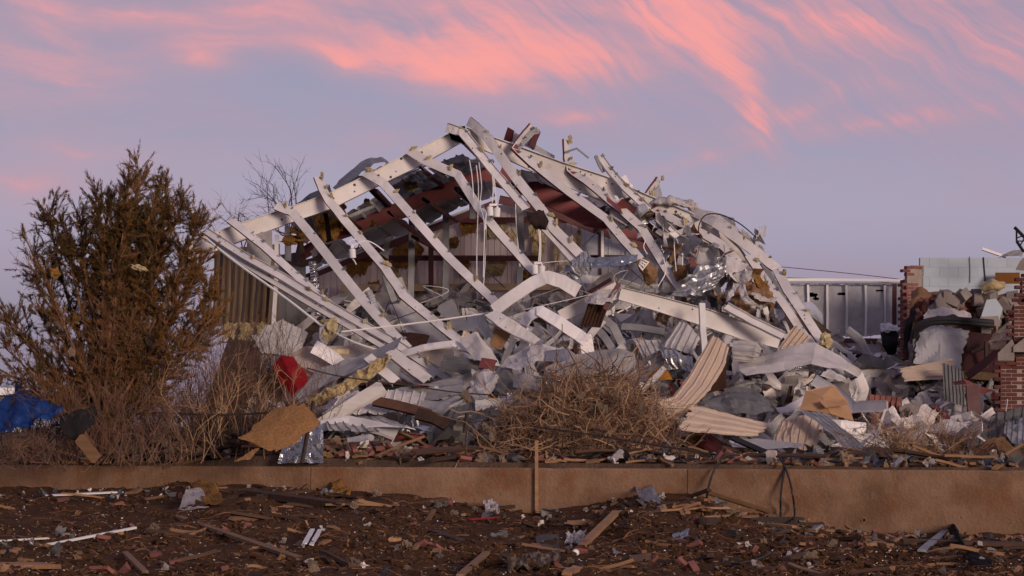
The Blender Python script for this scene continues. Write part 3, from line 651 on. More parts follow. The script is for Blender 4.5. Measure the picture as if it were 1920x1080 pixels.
# right-hand neighbour: white ribbed wall with a dark red base beam
wb = thing('ribbed_wall', 'white ribbed metal wall with torn holes standing behind the rubble', 'wall', P(1590, 690, 63)); wb['kind'] = 'thing'
for i in range(6):
    u0 = 1478+i*36; u1 = min(u0+36, 1692)
    hs = [(1520,553,14,4),(1530,560,6,3)] if i == 1 else [(1582,551,13,3),(1592,553,5,4)] if i == 2 else [(1650,545,8,2)] if i == 4 else []
    patch('wall_panel', 'pale_panel', [[(u0-1,532,63),(u1+1,532,63)],[(u0-1,632,63),(u1+1,630+rn.uniform(-3,3),63)]], 30, 60, crumple=.05, cs=1.3, seed=i+50, ragged=.03, holes=hs, parent=wb)
    member('wall_rib', [(u0+1,532,62.9),(u0+2,580,62.9),(u0+1,630,62.9)], .05, .04, m=('pale_panel','pale_panel'), parent=wb, roll=0, sub=2)
patch('wall_backing', 'rubble_bed', [[(1478,534,63.5),(1694,534,63.5)],[(1478,628,63.5),(1694,628,63.5)]], 4, 4, parent=wb, thick=.03)
member('eave_trim', [(1440,524,62.8),(1694,526,62.8)], .06, .15, m=('pale_panel','pale_panel'), parent=wb, roll=-.2)
member('eave_trim', [(1440,530,62.8),(1694,531,62.8)], .03, .1, m=('dark_sheet','dark_sheet'), parent=wb, roll=-.2)
member('base_beam', [(1478,638,62.9),(1690,640,62.9)], .12, .1, m=('dark_red','dark_red'), parent=wb, roll=0)
patch('base_skirt', 'grey_sheet', [[(1478,645,62.9),(1690,647,62.9)],[(1478,672,62.3),(1690,672,62.3)]], 16, 8, crumple=.07, cs=1.5, parent=wb)
member('corner_trim', [(1678,532,62.7),(1677,612,62.7)], .09, .08, m=('dark_red','dark_red'), parent=wb, roll=0)
# ruined brick building on the right
BRK = MB(); BRK.box((0,0,0), Vector((.098,0,0)), Vector((0,.047,0)), Vector((0,0,.029)))
def brick_mesh(m, core=False, seed=0):
    bm = bmesh.new(); bmesh.ops.create_cube(bm, size=1)
    for v in bm.verts: v.co = Vector((v.co.x*.194, v.co.y*.09, v.co.z*.057))
    bmesh.ops.bevel(bm, geom=bm.edges[:], offset=.004, segments=1, affect='EDGES'); r = random.Random(seed)
    for v in bm.verts: v.co += Vector([r.uniform(-.003, .003) for _ in range(3)])
    return bm_mesh(bm, 'brick', m)
BRICK = [brick_mesh('brick', seed=i) for i in range(4)]; DBRICK = [brick_mesh('dark_brick', seed=i+9) for i in range(4)]
def brick_stack(parent, u, vtop, vbot, d, nb, rows_deep=1, meshes=BRICK, ragged=0, ax=Vector((1,0,0))):
    base = P(u, vbot, d); n = int((P(u, vtop, d).z-base.z)/.068); ax = ax.normalized(); rot = math.atan2(ax.y, ax.x); pr = Vector((-ax.y, ax.x, 0))
    for r in range(n):
        for k in range(nb):
            for q in range(rows_deep):
                if ragged and r > n-ragged and rn.random() < .45: continue
                off = (.5 if r % 2 else 0)
                put('brick', rn.choice(meshes), parent, base+ax*((k+off)*.204)+pr*q*.1+Vector((0, rn.uniform(-.003,.003), r*.068+.03)), (0, 0, rot+rn.uniform(-.01,.01)))
    c = base+ax*(nb*.204/2)+pr*((rows_deep-1)*.05); m = MB(); m.box(c+Vector((0,0,n*.034-.05)), ax*(nb*.204/2-.02), pr*(.04+.05*(rows_deep-1)), Vector((0,0,n*.034-.06))); m.build('mortar_core', 'mortar', parent)
rb = thing('ruined_brick_wall', 'broken red brick wall end rising beside the pale blue block wall', 'wall', P(1700, 690, 57)); rb['kind'] = 'thing'
brick_stack(rb, 1691, 520, 690, 57, 1, 1, BRICK, 5, Vector((.35,-1,0)))
brick_stack(rb, 1697, 487, 690, 56.6, 2, 1, BRICK, 7, Vector((1,.6,0)))
bc = [P(1716,490,57.2), P(1716,540,57.2)]
for k, (v, s) in enumerate(((500,1),(522,.9),(545,1.1),(570,1),(594,1),(618,1))):
    m = MB(); c = P(1719, v+8, 57.1); a = rn.uniform(-.06,.06); m.box(c, Vector((.13*s,.02,a*.1)), Vector((0,.1,0)), Vector((-a*.1,0,.105))); m.build('concrete_block', 'block', rb)
bb = thing('block_wall', 'pale blue painted block wall standing roofless behind the brick rubble', 'wall', P(1815, 640, 60)); bb['kind'] = 'thing'
z0 = P(0, 700, 60).z; x0 = P(1724, 0, 60).x; k = 0
while True:
    z = z0+k*.203; 
    if z > P(0, 487, 60).z: break
    for c in range(7):
        x = x0+(c+(.5 if k % 2 else 0))*.406
        m = MB(); w = .2015
        m.box((x+.2, 60+rn.uniform(0,.004), z+.1), Vector((w,0,0)), Vector((0,.1,0)), Vector((0,0,.1005))); m.build('block', 'blue_block', bb)
    m = MB(); m.box((x0+.1, 60, z+.1), Vector((.098,0,0)), Vector((0,.098,0)), Vector((0,0,.1))); 
    if k % 2: m.build('half_block', 'blue_block', bb)
    k += 1
m = MB(); m.tube(pl([(1844,482),(1847,520),(1848,560)], 59.88), .012, 5); m.build('wall_cable', 'black_rubber', bb)
m = MB(); m.tube(pl([(1818,480),(1819,500),(1819,530)], 59.88), .008, 5); m.build('wall_cable', 'steel_stud', bb)
S('orange_board', 'flat orange brown board leaning against the pale blue block wall', 'board', 'orange_panel', [[(1866,511,59.6),(1912,511,59.6)],[(1866,532,59.3),(1912,532,59.3)]], nu=4, nv=4, thick=.03, crumple=.005)
# brick pier with sloped stone caps
bp = thing('brick_pier', 'dark red brick pier with sloped stone shoulders at the end of the ruin', 'pier', P(1895, 775, 50))
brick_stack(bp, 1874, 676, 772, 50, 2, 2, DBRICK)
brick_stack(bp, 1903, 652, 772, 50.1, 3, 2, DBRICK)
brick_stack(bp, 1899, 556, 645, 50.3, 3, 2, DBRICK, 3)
def wedge(pts, d0, d1, m, name, parent):
    a = [P(u, v, d0) for u, v in pts]; b = [P(u, v, d1) for u, v in pts]; n = len(pts); mm = MB()
    mm.v = a+b; mm.f = [list(range(n))[::-1], [n+i for i in range(n)]]+[[i, (i+1) % n, n+(i+1) % n, n+i] for i in range(n)]; mm.m = [0]*len(mm.f)
    return mm.build(name, m, parent)
wedge([(1871,676),(1871,662),(1898,636),(1902,646),(1902,676)], 49.85, 50.3, 'block', 'stone_cap', bp)
wedge([(1900,660),(1900,650),(1925,630),(1935,650),(1935,660)], 49.8, 50.4, 'block', 'stone_cap', bp)
wedge([(1904,506),(1912,490),(1925,478),(1940,500),(1940,510)], 49.9, 50.6, 'block', 'stone_cap', bp)
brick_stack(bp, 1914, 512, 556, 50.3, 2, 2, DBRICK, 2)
fr = thing('brick_fragment', 'chunk of red brickwork lying on its side among torn sheets', 'brick chunk', P(1660, 792, 50.2))
for r in range(2):
    for k in range(6):
        put('brick', rn.choice(BRICK), fr, P(1632+k*10.2+r*4, 758+k*.9, 50.2)+Vector((0, .0, -r*.20)), (0, 1.57, .1))
wedge([(1627,752),(1690,758),(1692,790),(1630,792)], 50.25, 50.6, 'mortar', 'mortar_core', fr)
for k in range(6): put('brick', rn.choice(BRICK), fr, P(1634+k*10.4, 750+k*.9, 50.4), (1.57, 1.57, .1))
wedge([(1686,764),(1702,756),(1722,762),(1726,782),(1704,796),(1688,786)], 50.0, 50.3, 'block', 'broken_face', fr)
# heap of loose bricks and blocks on top of the ruin
BLOCKM = []
for i in range(3):
    bm = bmesh.new(); bmesh.ops.create_cube(bm, size=1)
    for v in bm.verts: v.co = Vector((v.co.x*(.39 if i else .2), v.co.y*.19, v.co.z*.19))
    bmesh.ops.bevel(bm, geom=bm.edges[:], offset=.008, segments=1, affect='EDGES'); r = random.Random(i)
    for v in bm.verts: v.co += Vector([r.uniform(-.012, .012) for _ in range(3)])
    BLOCKM.append(bm_mesh(bm, 'block', 'block'))
wedge([(1700,700),(1712,600),(1740,585),(1800,572),(1850,560),(1900,545),(1930,560),(1930,720)], 53.2, 57.8, 'rubble_bed', 'rubble_core', None)['kind'] = 'structure'
for i in range(95):
    u = rn.uniform(1722, 1905); top = interp([(1700,570),(1740,562),(1790,552),(1850,560),(1905,560)], u); v = top+rn.random()*48
    if v > 596 and u < 1830: v -= 20
    o = put('loose_brick', rn.choice(BRICK), None, P(u, v, 53.05+rn.random()*.25), (rn.random()*6, rn.random()*6, rn.random()*6), rn.uniform(.95, 1.15))
    tag(o, 'loose red brick in the heap below the blue block wall', 'brick', 'loose bricks heaped on the ruin')
for i in range(34):
    u = rn.uniform(1750, 1910); v = interp([(1750,566),(1820,556),(1910,548)], u)+rn.random()*70
    if u < 1835 and v > 592: v = rn.uniform(556, 590)
    o = put('loose_block', rn.choice(BLOCKM), None, P(u, v, 52.95+rn.random()*.35), (rn.random()*6, rn.random()*6, rn.random()*6), rn.uniform(.8, 1.1))
    tag(o, 'grey concrete block tumbled in the brick heap of the ruin', 'block', 'concrete blocks tumbled on the ruin')
t = thing('painted_block', 'grey block with a pale blue painted face tilted on the brick heap', 'block', P(1858, 604, 52.6))
wedge([(1840,592),(1850,562),(1868,560),(1880,578),(1872,608),(1845,602)], 52.55, 52.6, 'blue_block', 'painted_face', t)
wedge([(1838,594),(1872,592),(1876,612),(1838,606)], 52.5, 52.75, 'block', 'block_body', t)
S('yellow_blanket', 'folded cream and yellow blanket lying on top of the brick heap', 'blanket', ['insulation'], [[(1838,532,52.8),(1860,524,52.9),(1886,528,53)],[(1840,542,52.6),(1862,536,52.5),(1884,540,52.6)],[(1845,548,52.8),(1864,546,52.7),(1876,546,52.8)]], nu=14, nv=10, crumple=.07, cs=4, bulge=.1, smooth=True)
S('tan_blanket', 'tan carpet with ochre stain draped over the broken brick wall', 'carpet', 'cardboard', [[(1708,545,55.8),(1725,538,55.8),(1745,545,55.8),(1776,550,55.8)],[(1706,568,55.2),(1722,552,55.2),(1745,560,55.2),(1776,560,55.4)],[(1706,600,55.0),(1716,578,55),(1742,575,55),(1772,574,55.2)]], nu=20, nv=12, crumple=.07, cs=2.5, smooth=True)
S('black_roofing', 'black roofing felt folded down over the end of the brick wall', 'roofing felt', 'black_felt', [[(1712,568,54.6),(1728,560,54.5),(1742,566,54.4)],[(1704,590,54.3),(1720,580,54.2),(1738,578,54.2)],[(1694,625,54.1),(1704,612,54),(1712,606,54)],[(1692,660,54.1),(1699,655,54),(1704,648,54)]], nu=10, nv=18, crumple=.06, cs=2.5, smooth=True)
S('cream_sheet', 'large cream painted sheet hanging crumpled from the ruin', W_, 'pale_panel', [[(1730,612,52.4),(1770,606,52.2),(1820,618,52.3)],[(1716,640,52.1),(1765,640,51.9),(1812,650,52.1)],[(1712,682,51.8),(1760,690,51.7),(1802,694,51.9)]], nu=18, nv=18, crumple=.09, cs=1.7, ragged=.06)
S('cream_sheet', 'narrow cream sheet lying along the top of the black roll', W_, 'light_sheet', [[(1736,578,52.7),(1770,574,52.7),(1822,586,52.8)],[(1728,598,52.4),(1770,592,52.4),(1824,598,52.5)]], nu=16, nv=8, crumple=.07, cs=3, ragged=.05)
for k, (dv, label) in enumerate(((0, 'thick black rubber roll arching over the cream sheet, its upper fold'), (6, 'thick black rubber roll arching over the cream sheet, its lower fold'))):
    m = MB(); m.tube(smooth_line(pl([(1712,640+dv,52.2),(1716,618+dv,52.1),(1735,603+dv,52.0),(1770,598+dv,51.9),(1810,600+dv,51.9),(1862,604+dv,52.1)]), 5), .055, 7, .05); tag(m.build('rubber_roll', 'black_rubber'), label, 'rubber roll')
S('grey_tarp', 'dark grey rubber sheet hanging in folds beside the brick wall end', 'rubber sheet', 'dark_sheet', [[(1716,608,52.6),(1724,602,52.5),(1730,606,52.5)],[(1704,650,52.3),(1712,640,52),(1718,640,52.2)],[(1700,690,52.1),(1708,690,51.9),(1714,690,52)]], nu=12, nv=14, crumple=.08, cs=3, smooth=True)
S('foil_heap', 'crumpled foil sheet on the corner of the ribbed wall', 'foil', 'foil', [[(1650,610,58),(1690,604,58)],[(1652,622,57.7),(1688,618,57.7)]], nu=12, nv=8, crumple=.1, cs=4)
S('dark_canvas', 'dark curled roofing hanging from the end of the ribbed wall', 'roofing felt', 'black_felt', [[(1650,622,57.8),(1688,618,57.8)],[(1655,645,57.3),(1684,640,57.4)],[(1668,672,57.4),(1680,676,57.4)]], nu=10, nv=12, crumple=.12, cs=2.5, smooth=True)
S('dark_doorway', 'dark red door panel leaning inside the ruined brick building', 'door', 'dark_red', [[(1818,622,52.6),(1876,628,52.6)],[(1806,695,52.3),(1872,700,52.3)]], nu=6, nv=6, thick=.05, crumple=.01)
for pts, lab in (([(1822,660,52.2),(1855,646,52.1),(1866,632,52.1)],'rusted steel angle leaning across the dark door, upper one'),([(1850,640,52.1),(1851,690,52.1)],'rusted upright steel angle beside the dark door')):
    tag(member('steel_angle', pts, .06, .05, m=('rusty_iron','rusty_iron'), parent=None), lab, 'steel angle')
tag(member('red_beam', [(1812,705,51.4),(1845,680,51.3),(1876,655,51.2)], .13, .06, m=('dark_red','red_primer'), parent=None, roll=.3), 'dark red beam leaning up against the brick pier', 'beam')
tag(member('red_beam', [(1824,722,49.6),(1826,750,49.6),(1829,792,49.6)], .23, .08, m=('dark_red','dark_red'), parent=None, roll=.1), 'stub of dark red column standing in front of the brick pier', 'column')
S('red_cap_plate', 'oval red steel plate on top of the column stub', 'steel plate', 'red_primer', [[(1786,716,49.6),(1808,712,49.6)],[(1790,722,49.5),(1812,720,49.5)]], nu=6, nv=4, thick=.02)
S('beige_siding', 'beige ribbed siding panel crushed between the cream sheet and the foil', 'siding panel', 'beige_siding', [[(1684,690,51.2),(1740,680,51.3),(1790,671,51.4)],[(1694,716,51.0),(1745,712,51.0),(1786,712,51.1)]], nu=14, nv=10, corr=('t',3,.032), crumple=.018, cs=2, ragged=.06)
S('grey_siding', 'upright dark grey ribbed panel with a bright cut edge', 'siding panel', 'dark_sheet', [[(1767,680,50.6),(1807,696,50.7)],[(1771,750,50.4),(1810,764,50.5)]], nu=8, nv=8, corr=('s',6,.032), crumple=.03)
S('beige_siding', 'crumpled cream ribbed scrap beside the brick pier', 'siding panel', 'beige_siding', [[(1862,622,51.0),(1895,612,51.0)],[(1852,640,50.8),(1896,636,50.8)],[(1858,660,50.9),(1890,650,50.9)]], nu=14, nv=14, corr=('t',3,.032), crumple=.12, cs=3, ragged=.08)
S('white_sheet', 'smooth white sheet folded along the middle below the dark red column', W_, 'light_sheet', [[(1706,818,48.2),(1768,786,48.4),(1838,800,48.5)],[(1726,834,47.9),(1776,812,47.9),(1822,824,48)]], nu=14, nv=8, crumple=.04, cs=2)
S('dark_sheet', 'dark grey ribbed roof sheet sliding down below the brick pier', 'roof sheet', 'dark_sheet', [[(1826,800,48.4),(1870,775,48.8),(1925,765,49)],[(1812,838,47.8),(1870,830,47.9),(1925,846,47.9)]], nu=20, nv=10, corr=('s',7,.032), crumple=.12, cs=1.6)
S('dark_sheet', 'rolled dark sheet with bright edges at the foot of the brick pier', 'roof sheet', 'galvanized', [[(1886,790,48.3),(1925,778,48.5)],[(1880,815,47.8),(1925,840,47.6)]], nu=12, nv=10, corr=('s',4,.032), crumple=.1, cs=2)
S('brown_plate', 'brown flat board leaning behind the retaining wall near the brick pier', 'board', 'rust_plate', [[(1826,836,45.4),(1866,830,45.5)],[(1828,872,45.1),(1882,872,45.2)]], nu=6, nv=6, crumple=.02, thick=.03)
S('splintered_boards', 'weathered grey brown splintered roof boards below the dark ribbed sheet', 'boards', 'plank', [[(1840,830,46.3),(1880,815,46.5),(1915,850,46.5)],[(1838,846,46.0),(1880,846,46.0),(1912,866,46.0)]], nu=16, nv=8, corr=('t',4,.032), crumple=.06, cs=3, ragged=.1, thick=.02)
# truss end poking into the air at the top right
tr = thing('steel_truss', 'black steel bar truss end poking up above the ruin', 'truss', P(1912, 475, 52))
for k, (a, b, r) in enumerate((((1902,426),(1928,452),.035),((1906,432),(1906,452),.018),((1906,452),(1918,470),.03),((1907,446),(1930,438),.012),((1907,452),(1930,452),.012),((1912,462),(1924,440),.012),((1916,470),(1930,472),.03))):
    m = MB(); m.tube(pl([a, b], 52), r, 4); m.build('truss_bar', 'black_rubber', tr)
for k, (a, b, lab) in enumerate((((1842,466),(1886,481),'thin pale strip sticking out on top of the blue block wall'),((1872,480),(1908,470),'bent white strip lying on the blue block wall beside the truss'))):
    tag(member('metal_strip', [(a[0],a[1],58.5),(b[0],b[1],58.5)], .06, .03, m=('light_sheet','dark_sheet'), parent=None), lab, 'metal strip')
S('roof_scrap', 'grey roofing scrap bent over the top of the blue block wall', W_, 'grey_sheet', [[(1888,472,58.4),(1920,466,58.4)],[(1880,482,58.2),(1916,480,58.2)]], nu=6, nv=5, crumple=.06)
# --- centre: fallen beams and bent purlins
def beamobj(name, label, tops, bots, d, m='white_beam', dd=None, cat='beam', width=.14):
    return tag(rafter(tops, bots, d, m, name, width, 4, dd, None), label, cat)
beamobj('fallen_beam', 'long white speckled steel beam lying across the middle of the rubble', [(1165,538),(1240,556),(1330,580),(1400,604),(1468,630)], [(1160,562),(1232,584),(1320,612),(1390,636),(1455,652)], 51)
beamobj('fallen_beam', 'short white steel beam with torn top pointing up to the left of the long beam', [(1044,584),(1100,556),(1160,526)], [(1056,602),(1106,582),(1160,560)], 51.1)
tag(member('fallen_purlin', [(1360,576,50.8),(1410,604,50.6),(1468,632,50.4)], .17, .06, parent=None, m=('white_paint','white_beam'), front=True, roll=.4), 'white channel purlin lying along the right end of the speckled beam', 'purlin')
tag(member('steel_post', [(1317,568,50.3),(1319,620,50.2),(1322,662,50.1)], .11, .06, parent=None, m=('grey_sheet','grey_sheet'), roll=.3), 'upright grey post standing in front of the speckled beam', 'post')
tag(member('red_purlin', [(1162,532,50.6),(1146,556,50.5),(1134,580,50.4)], .08, .05, parent=None, m=('dark_red','dark_red')), 'dark red strut leaning where the two white beams meet', 'strut')
S('torn_wrap', 'white torn sheet wrapped over the junction of the fallen beams', W_, 'light_sheet', [[(1096,560,50.7),(1120,542,50.6),(1158,542,50.6)],[(1092,572,50.4),(1118,568,50.3),(1150,568,50.4)]], nu=10, nv=8, crumple=.06, cs=4, ragged=.05)
S('dark_corrugated', 'dark rusty corrugated sheet hanging below the torn white cap', W_, 'rust_plate', [[(1102,570,50.7),(1142,572,50.7)],[(1088,612,50.5),(1126,614,50.5)]], nu=8, nv=6, corr=('s',6,.03), crumple=.02)  # ribbed sheet in dark brown
def ribbon(name, label, pts, w, m='light_sheet', tw=(0,), f=.035, cat='purlin'):
    return tag(member(name, pts, w, f, parent=None, m=(m, m), roll=list(tw) if len(tw) > 1 else tw[0], sub=3, wob=.004), label, cat)
ribbon('bent_purlin', 'cream purlin bent into an arch above the crumpled sheets', [(925,582,51.2),(960,556,51.1),(1000,530,51),(1026,519,50.9),(1055,528,50.8),(1084,546,50.7)], .24, tw=(.3,.1,-.4))
ribbon('bent_purlin', 'pale purlin curving down like a blade below the arched purlin', [(920,586,50.9),(942,602,50.7),(972,620,50.6),(1008,640,50.5)], .26, 'white_paint', tw=(.5,.2,.9))
ribbon('bent_purlin', 'cream purlin folded like a hairpin in the middle of the heap', [(985,655,50.9),(980,610,50.8),(994,590,50.6),(1012,582,50.5),(1045,602,50.3),(1085,628,50.2),(1100,640,50.1)], .22, 'light_sheet', tw=(.9,.6,.1,.1))
ribbon('bent_purlin', 'short cream plate standing on end beside the hairpin purlin', [(1096,628,50.2),(1100,645,50.2),(1104,668,50.1)], .24, 'light_sheet', tw=(.1,.3))
ribbon('bent_purlin', 'pale strut leaning between the hairpin purlin and the rusty sheet', [(1098,640,50.4),(1116,616,50.5),(1130,600,50.6)], .13, 'white_paint', tw=(.2,))
ribbon('bent_purlin', 'folded white purlin making a low roof over brown board', [(752,662,50.9),(795,650,50.8),(850,643,50.8),(905,664,50.7)], .16, 'white_paint', tw=(.8,.7,.5))
ribbon('bent_purlin', 'dark steel channel with a knee bend in the shadow under the beam', [(1130,596,50.9),(1150,612,50.8),(1164,640,50.7),(1172,656,50.7)], .15, 'dark_sheet', tw=(.2,))
ribbon('bent_purlin', 'dark steel channel lying level under the white beam', [(1165,612,51.2),(1200,614,51.1),(1245,622,51)], .13, 'dark_sheet', tw=(.2,))
ribbon('bent_purlin', 'dark steel channel falling steeply beside the kneed channel', [(1116,612,50.8),(1136,634,50.7),(1152,660,50.6)], .14, 'steel_stud', tw=(.2,))
S('box_fold', 'cream metal box section crushed open like a paper boat', W_, 'light_sheet', [[(930,700,50.4),(960,664,50.5),(1005,645,50.5),(1018,640,50.4)],[(940,690,49.9),(965,684,49.8),(1000,672,49.8),(1020,668,49.9)],[(950,692,49.7),(975,690,49.6),(1002,686,49.6),(1014,676,49.7)]], nu=18, nv=12, crumple=.10, cs=2.4)
S('tilted_sheet', 'broad cream sheet folded like a tent left of the box section', W_, 'light_sheet', [[(862,640,50.7),(890,620,50.7),(898,622,50.8)],[(880,662,50.4),(906,650,50.3),(930,672,50.6)],[(890,676,50.2),(914,684,50.1),(940,684,50.4)]], nu=12, nv=12, crumple=.06, cs=2)
S('wide_sheet', 'broad pale grey sheet bowed over the top of the brush pile', W_, 'grey_sheet', [[(1022,688,49.6),(1080,662,49.9),(1155,652,50),(1190,662,49.9)],[(1020,715,49.2),(1080,702,49.2),(1150,692,49.3),(1196,712,49.4)],[(1030,735,48.9),(1085,728,48.9),(1150,735,48.9),(1200,740,49)]], nu=20, nv=12, crumple=.07, cs=1.3)
S('grey_siding', 'ribbed grey panel standing in the middle with a curled top', 'siding panel', 'grey_sheet', [[(1272,604,50.3),(1290,606,50.2),(1312,634,50.2)],[(1242,650,50.1),(1268,656,49.9),(1298,664,49.9)]], nu=10, nv=8, corr=('s',5,.032), crumple=.03)
S('grey_siding', 'ribbed grey panel leaning behind the brush pile', 'siding panel', 'grey_sheet', [[(1188,636,50.4),(1240,638,50.4)],[(1210,680,50.1),(1250,660,50.1)]], nu=8, nv=8, corr=('s',4,.032), crumple=.04)
S('silver_roofing', 'bright silver corrugated sheet sagging over the yellow bin', 'roof sheet', 'galvanized', [[(1238,654,49.7),(1262,656,49.7),(1298,668,49.7)],[(1244,672,49.5),(1272,674,49.3),(1300,686,49.4)],[(1256,690,49.5),(1280,692,49.3),(1302,704,49.3)]], nu=14, nv=12, corr=('s',5,.032), crumple=.05)
S('dark_scrap', 'dark bent sheet between the ribbed panel and the silver sheet', W_, 'dark_sheet', [[(1222,662,49.9),(1240,654,49.8)],[(1218,695,49.6),(1240,690,49.6)]], nu=5, nv=5, crumple=.05)
S('beige_siding', 'beige ribbed siding panel standing on end and curling at its foot', 'siding panel', 'beige_siding', [[(1334,628,49.4),(1352,634,49.3),(1368,650,49.3)],[(1312,668,49.0),(1334,676,48.9),(1360,686,48.9)],[(1284,712,48.6),(1308,726,48.4),(1332,732,48.4)],[(1260,744,48.2),(1280,756,48.0),(1300,764,48)],[(1228,752,48.1),(1246,772,47.9),(1260,790,47.8)]], nu=8, nv=20, corr=('s',4,.032), crumple=.018, cs=1.6, ragged=.05)
S('rust_board', 'rust brown board standing behind the upright beige panel', 'board', 'rust_plate', [[(1340,660,49.2),(1362,672,49.2)],[(1318,740,48.8),(1362,728,48.8)]], nu=4, nv=4, thick=.03)
S('beige_siding', 'beige ribbed siding panel lying flat below the grey tarp', 'siding panel', 'beige_siding', [[(1296,757,47.6),(1370,775,47.7),(1446,795,47.8)],[(1282,782,47.1),(1360,795,47.2),(1434,808,47.3)],[(1268,808,46.7),(1345,815,46.8),(1420,820,47)]], nu=16, nv=10, corr=('t',4,.032), crumple=.018, cs=1.4, ragged=.09)
S('beige_siding', 'small beige ribbed panel propped at the foot of the right purlins', 'siding panel', 'beige_siding', [[(1490,608,51.2),(1520,632,51.2)],[(1458,654,50.9),(1500,656,50.9)]], nu=10, nv=8, corr=('s',4,.032), crumple=.018, ragged=.04)
S('curled_siding', 'curled cream ribbed sheet with a round end below the speckled beam', 'siding panel', 'light_sheet', [[(1375,638,50.9),(1420,642,50.8),(1428,654,50.9)],[(1372,658,50.4),(1415,660,50.3),(1424,664,50.5)],[(1376,676,50.4),(1410,680,50.4),(1420,674,50.5)]], nu=14, nv=12, corr=('t',5,.03), crumple=.03)
S('grey_tarp', 'crumpled dark grey membrane spread above the flat beige panel', 'membrane', 'dark_sheet', [[(1322,744,48.5),(1370,727,48.8),(1420,730,48.8),(1442,748,48.6)],[(1308,757,48.1),(1370,750,48.1),(1425,754,48.1),(1452,764,48.2)],[(1340,768,47.9),(1380,776,47.7),(1425,772,47.8),(1452,770,48)]], nu=22, nv=14, crumple=.09, cs=2.2, smooth=False)
S('pale_long_sheet', 'long pale sheet draped like a ridge below the right end of the building', W_, 'light_sheet', [[(1384,676,50.8),(1450,660,50.9),(1530,642,51),(1596,682,50.9)],[(1386,694,50.4),(1450,682,50.3),(1526,668,50.3),(1592,690,50.5)],[(1400,706,50.2),(1455,696,50.1),(1520,682,50.1),(1575,692,50.3)]], nu=24, nv=12, crumple=.06, cs=1.1)
S('tan_corrugated', 'tan corrugated sheet bent down under a bright silver flap', 'roof sheet', 'beige_siding', [[(1466,790,47.3),(1500,772,47.5),(1544,800,47.4)],[(1450,822,46.8),(1490,815,46.8),(1534,830,46.8)],[(1448,828,46.7),(1490,840,46.6),(1522,848,46.6)]], nu=14, nv=10, corr=('s',6,.032), crumple=.05)
S('silver_roofing', 'bright silver corrugated flap folded over the tan sheet', 'roof sheet', 'galvanized', [[(1468,790,47.0),(1508,770,47.1)],[(1502,769,46.9),(1552,778,46.9)],[(1550,806,46.4),(1592,812,46.5)],[(1582,840,46.1),(1628,842,46.3)]], nu=10, nv=18, corr=('s',4,.03), crumple=.05, cs=2)
cb = thing('cardboard_box', 'brown cardboard box lying open on the sheets', 'box', P(1550, 790, 48.2))
A, B, C_, D_ = P(1500,768,48), P(1511,734,48.2), P(1556,776,47.8), P(1562,723,48.6)
E_ = P(1600,790,48.1); G_ = P(1588,752,48.6)
def quadbox(name, pts, m, parent, th=.012):
    mm = MB(); n = (pts[1]-pts[0]).cross(pts[2]-pts[0]).normalized()*th; mm.v = [p for p in pts]+[p+n for p in pts]; k = len(pts)
    mm.f = [list(range(k))[::-1], [k+i for i in range(k)]]+[[i, (i+1) % k, k+(i+1) % k, k+i] for i in range(k)]; mm.m = [0]*len(mm.f); return mm.build(name, m, parent)
quadbox('box_side', [A, C_, P(1540,745,48), B], 'cardboard', cb)
quadbox('box_flap', [B, P(1540,745,48), G_, D_], 'cardboard', cb)
quadbox('box_side', [P(1541,746,48), C_, E_, G_], 'cardboard', cb)
quadbox('box_flap', [P(1536,752,47.8), P(1582,748,48.2), P(1590,758,48.0), P(1548,764,47.7)], 'cardboard', cb)
S('white_board', 'clean white board lying just behind the retaining wall', 'board', 'lamp_white', [[(1446,848,45.2),(1484,852,45.3),(1548,868,45.2)],[(1462,862,45.0),(1500,874,44.9),(1542,877,45)]], nu=8, nv=5, thick=.02)
S('door_slab', 'flat white door slab lying on the rubble beside the black post', 'door', 'light_sheet', [[(1366,826,45.9),(1420,822,46.3),(1508,832,46.3)],[(1374,838,45.6),(1440,842,45.6),(1500,838,46)]], nu=8, nv=5, thick=.04)
tag(member('black_post', [(1372,818,45.6),(1410,836,45.4),(1462,858,45.0)], .08, .06, parent=None, m=('black_rubber','black_rubber')), 'black square post leaning over the retaining wall', 'post')
# silver foil sheets high in the heap
S('silver_sheet', 'crumpled silver ribbed sheet bundled below the ridge', W_, 'galvanized', [[(1060,498,52.6),(1085,478,52.6),(1106,474,52.6)],[(1048,516,52.4),(1080,500,52.2),(1112,496,52.3)],[(1068,526,52.4),(1095,516,52.3),(1112,508,52.4)]], nu=26, nv=14, corr=('s',6,.032), crumple=.10, cs=3)
S('foil_blanket', 'wrinkled silver foil blanket stretched between the bundle and the paper bag', 'foil', 'copper_foil', [[(1102,482,52.5),(1150,480,52.4),(1196,476,52.4)],[(1104,502,52.3),(1150,500,52.2),(1194,492,52.3)]], nu=24, nv=8, crumple=.05, cs=4)
S('silver_sheet', 'crumpled silver sheet leaning at the right under the roof slope', W_, 'galvanized', [[(1290,516,52.0),(1330,498,52.2),(1362,478,52.2)],[(1275,540,51.7),(1325,522,51.7),(1360,510,51.9)],[(1256,556,51.6),(1300,556,51.5),(1340,540,51.7)]], nu=24, nv=16, corr=('t',4,.04), crumple=.12, cs=2.6)
S('white_plate', 'flat cream plate standing on edge beside the silver sheet', W_, 'light_sheet', [[(1360,477,52.3),(1404,496,52.2)],[(1362,514,52.1),(1392,508,52.1)]], nu=6, nv=5, crumple=.03)
t = thing('paper_bag', 'brown paper bag with a white printed label hanging at the end of a purlin', 'bag', P(1215, 525, 52.2))
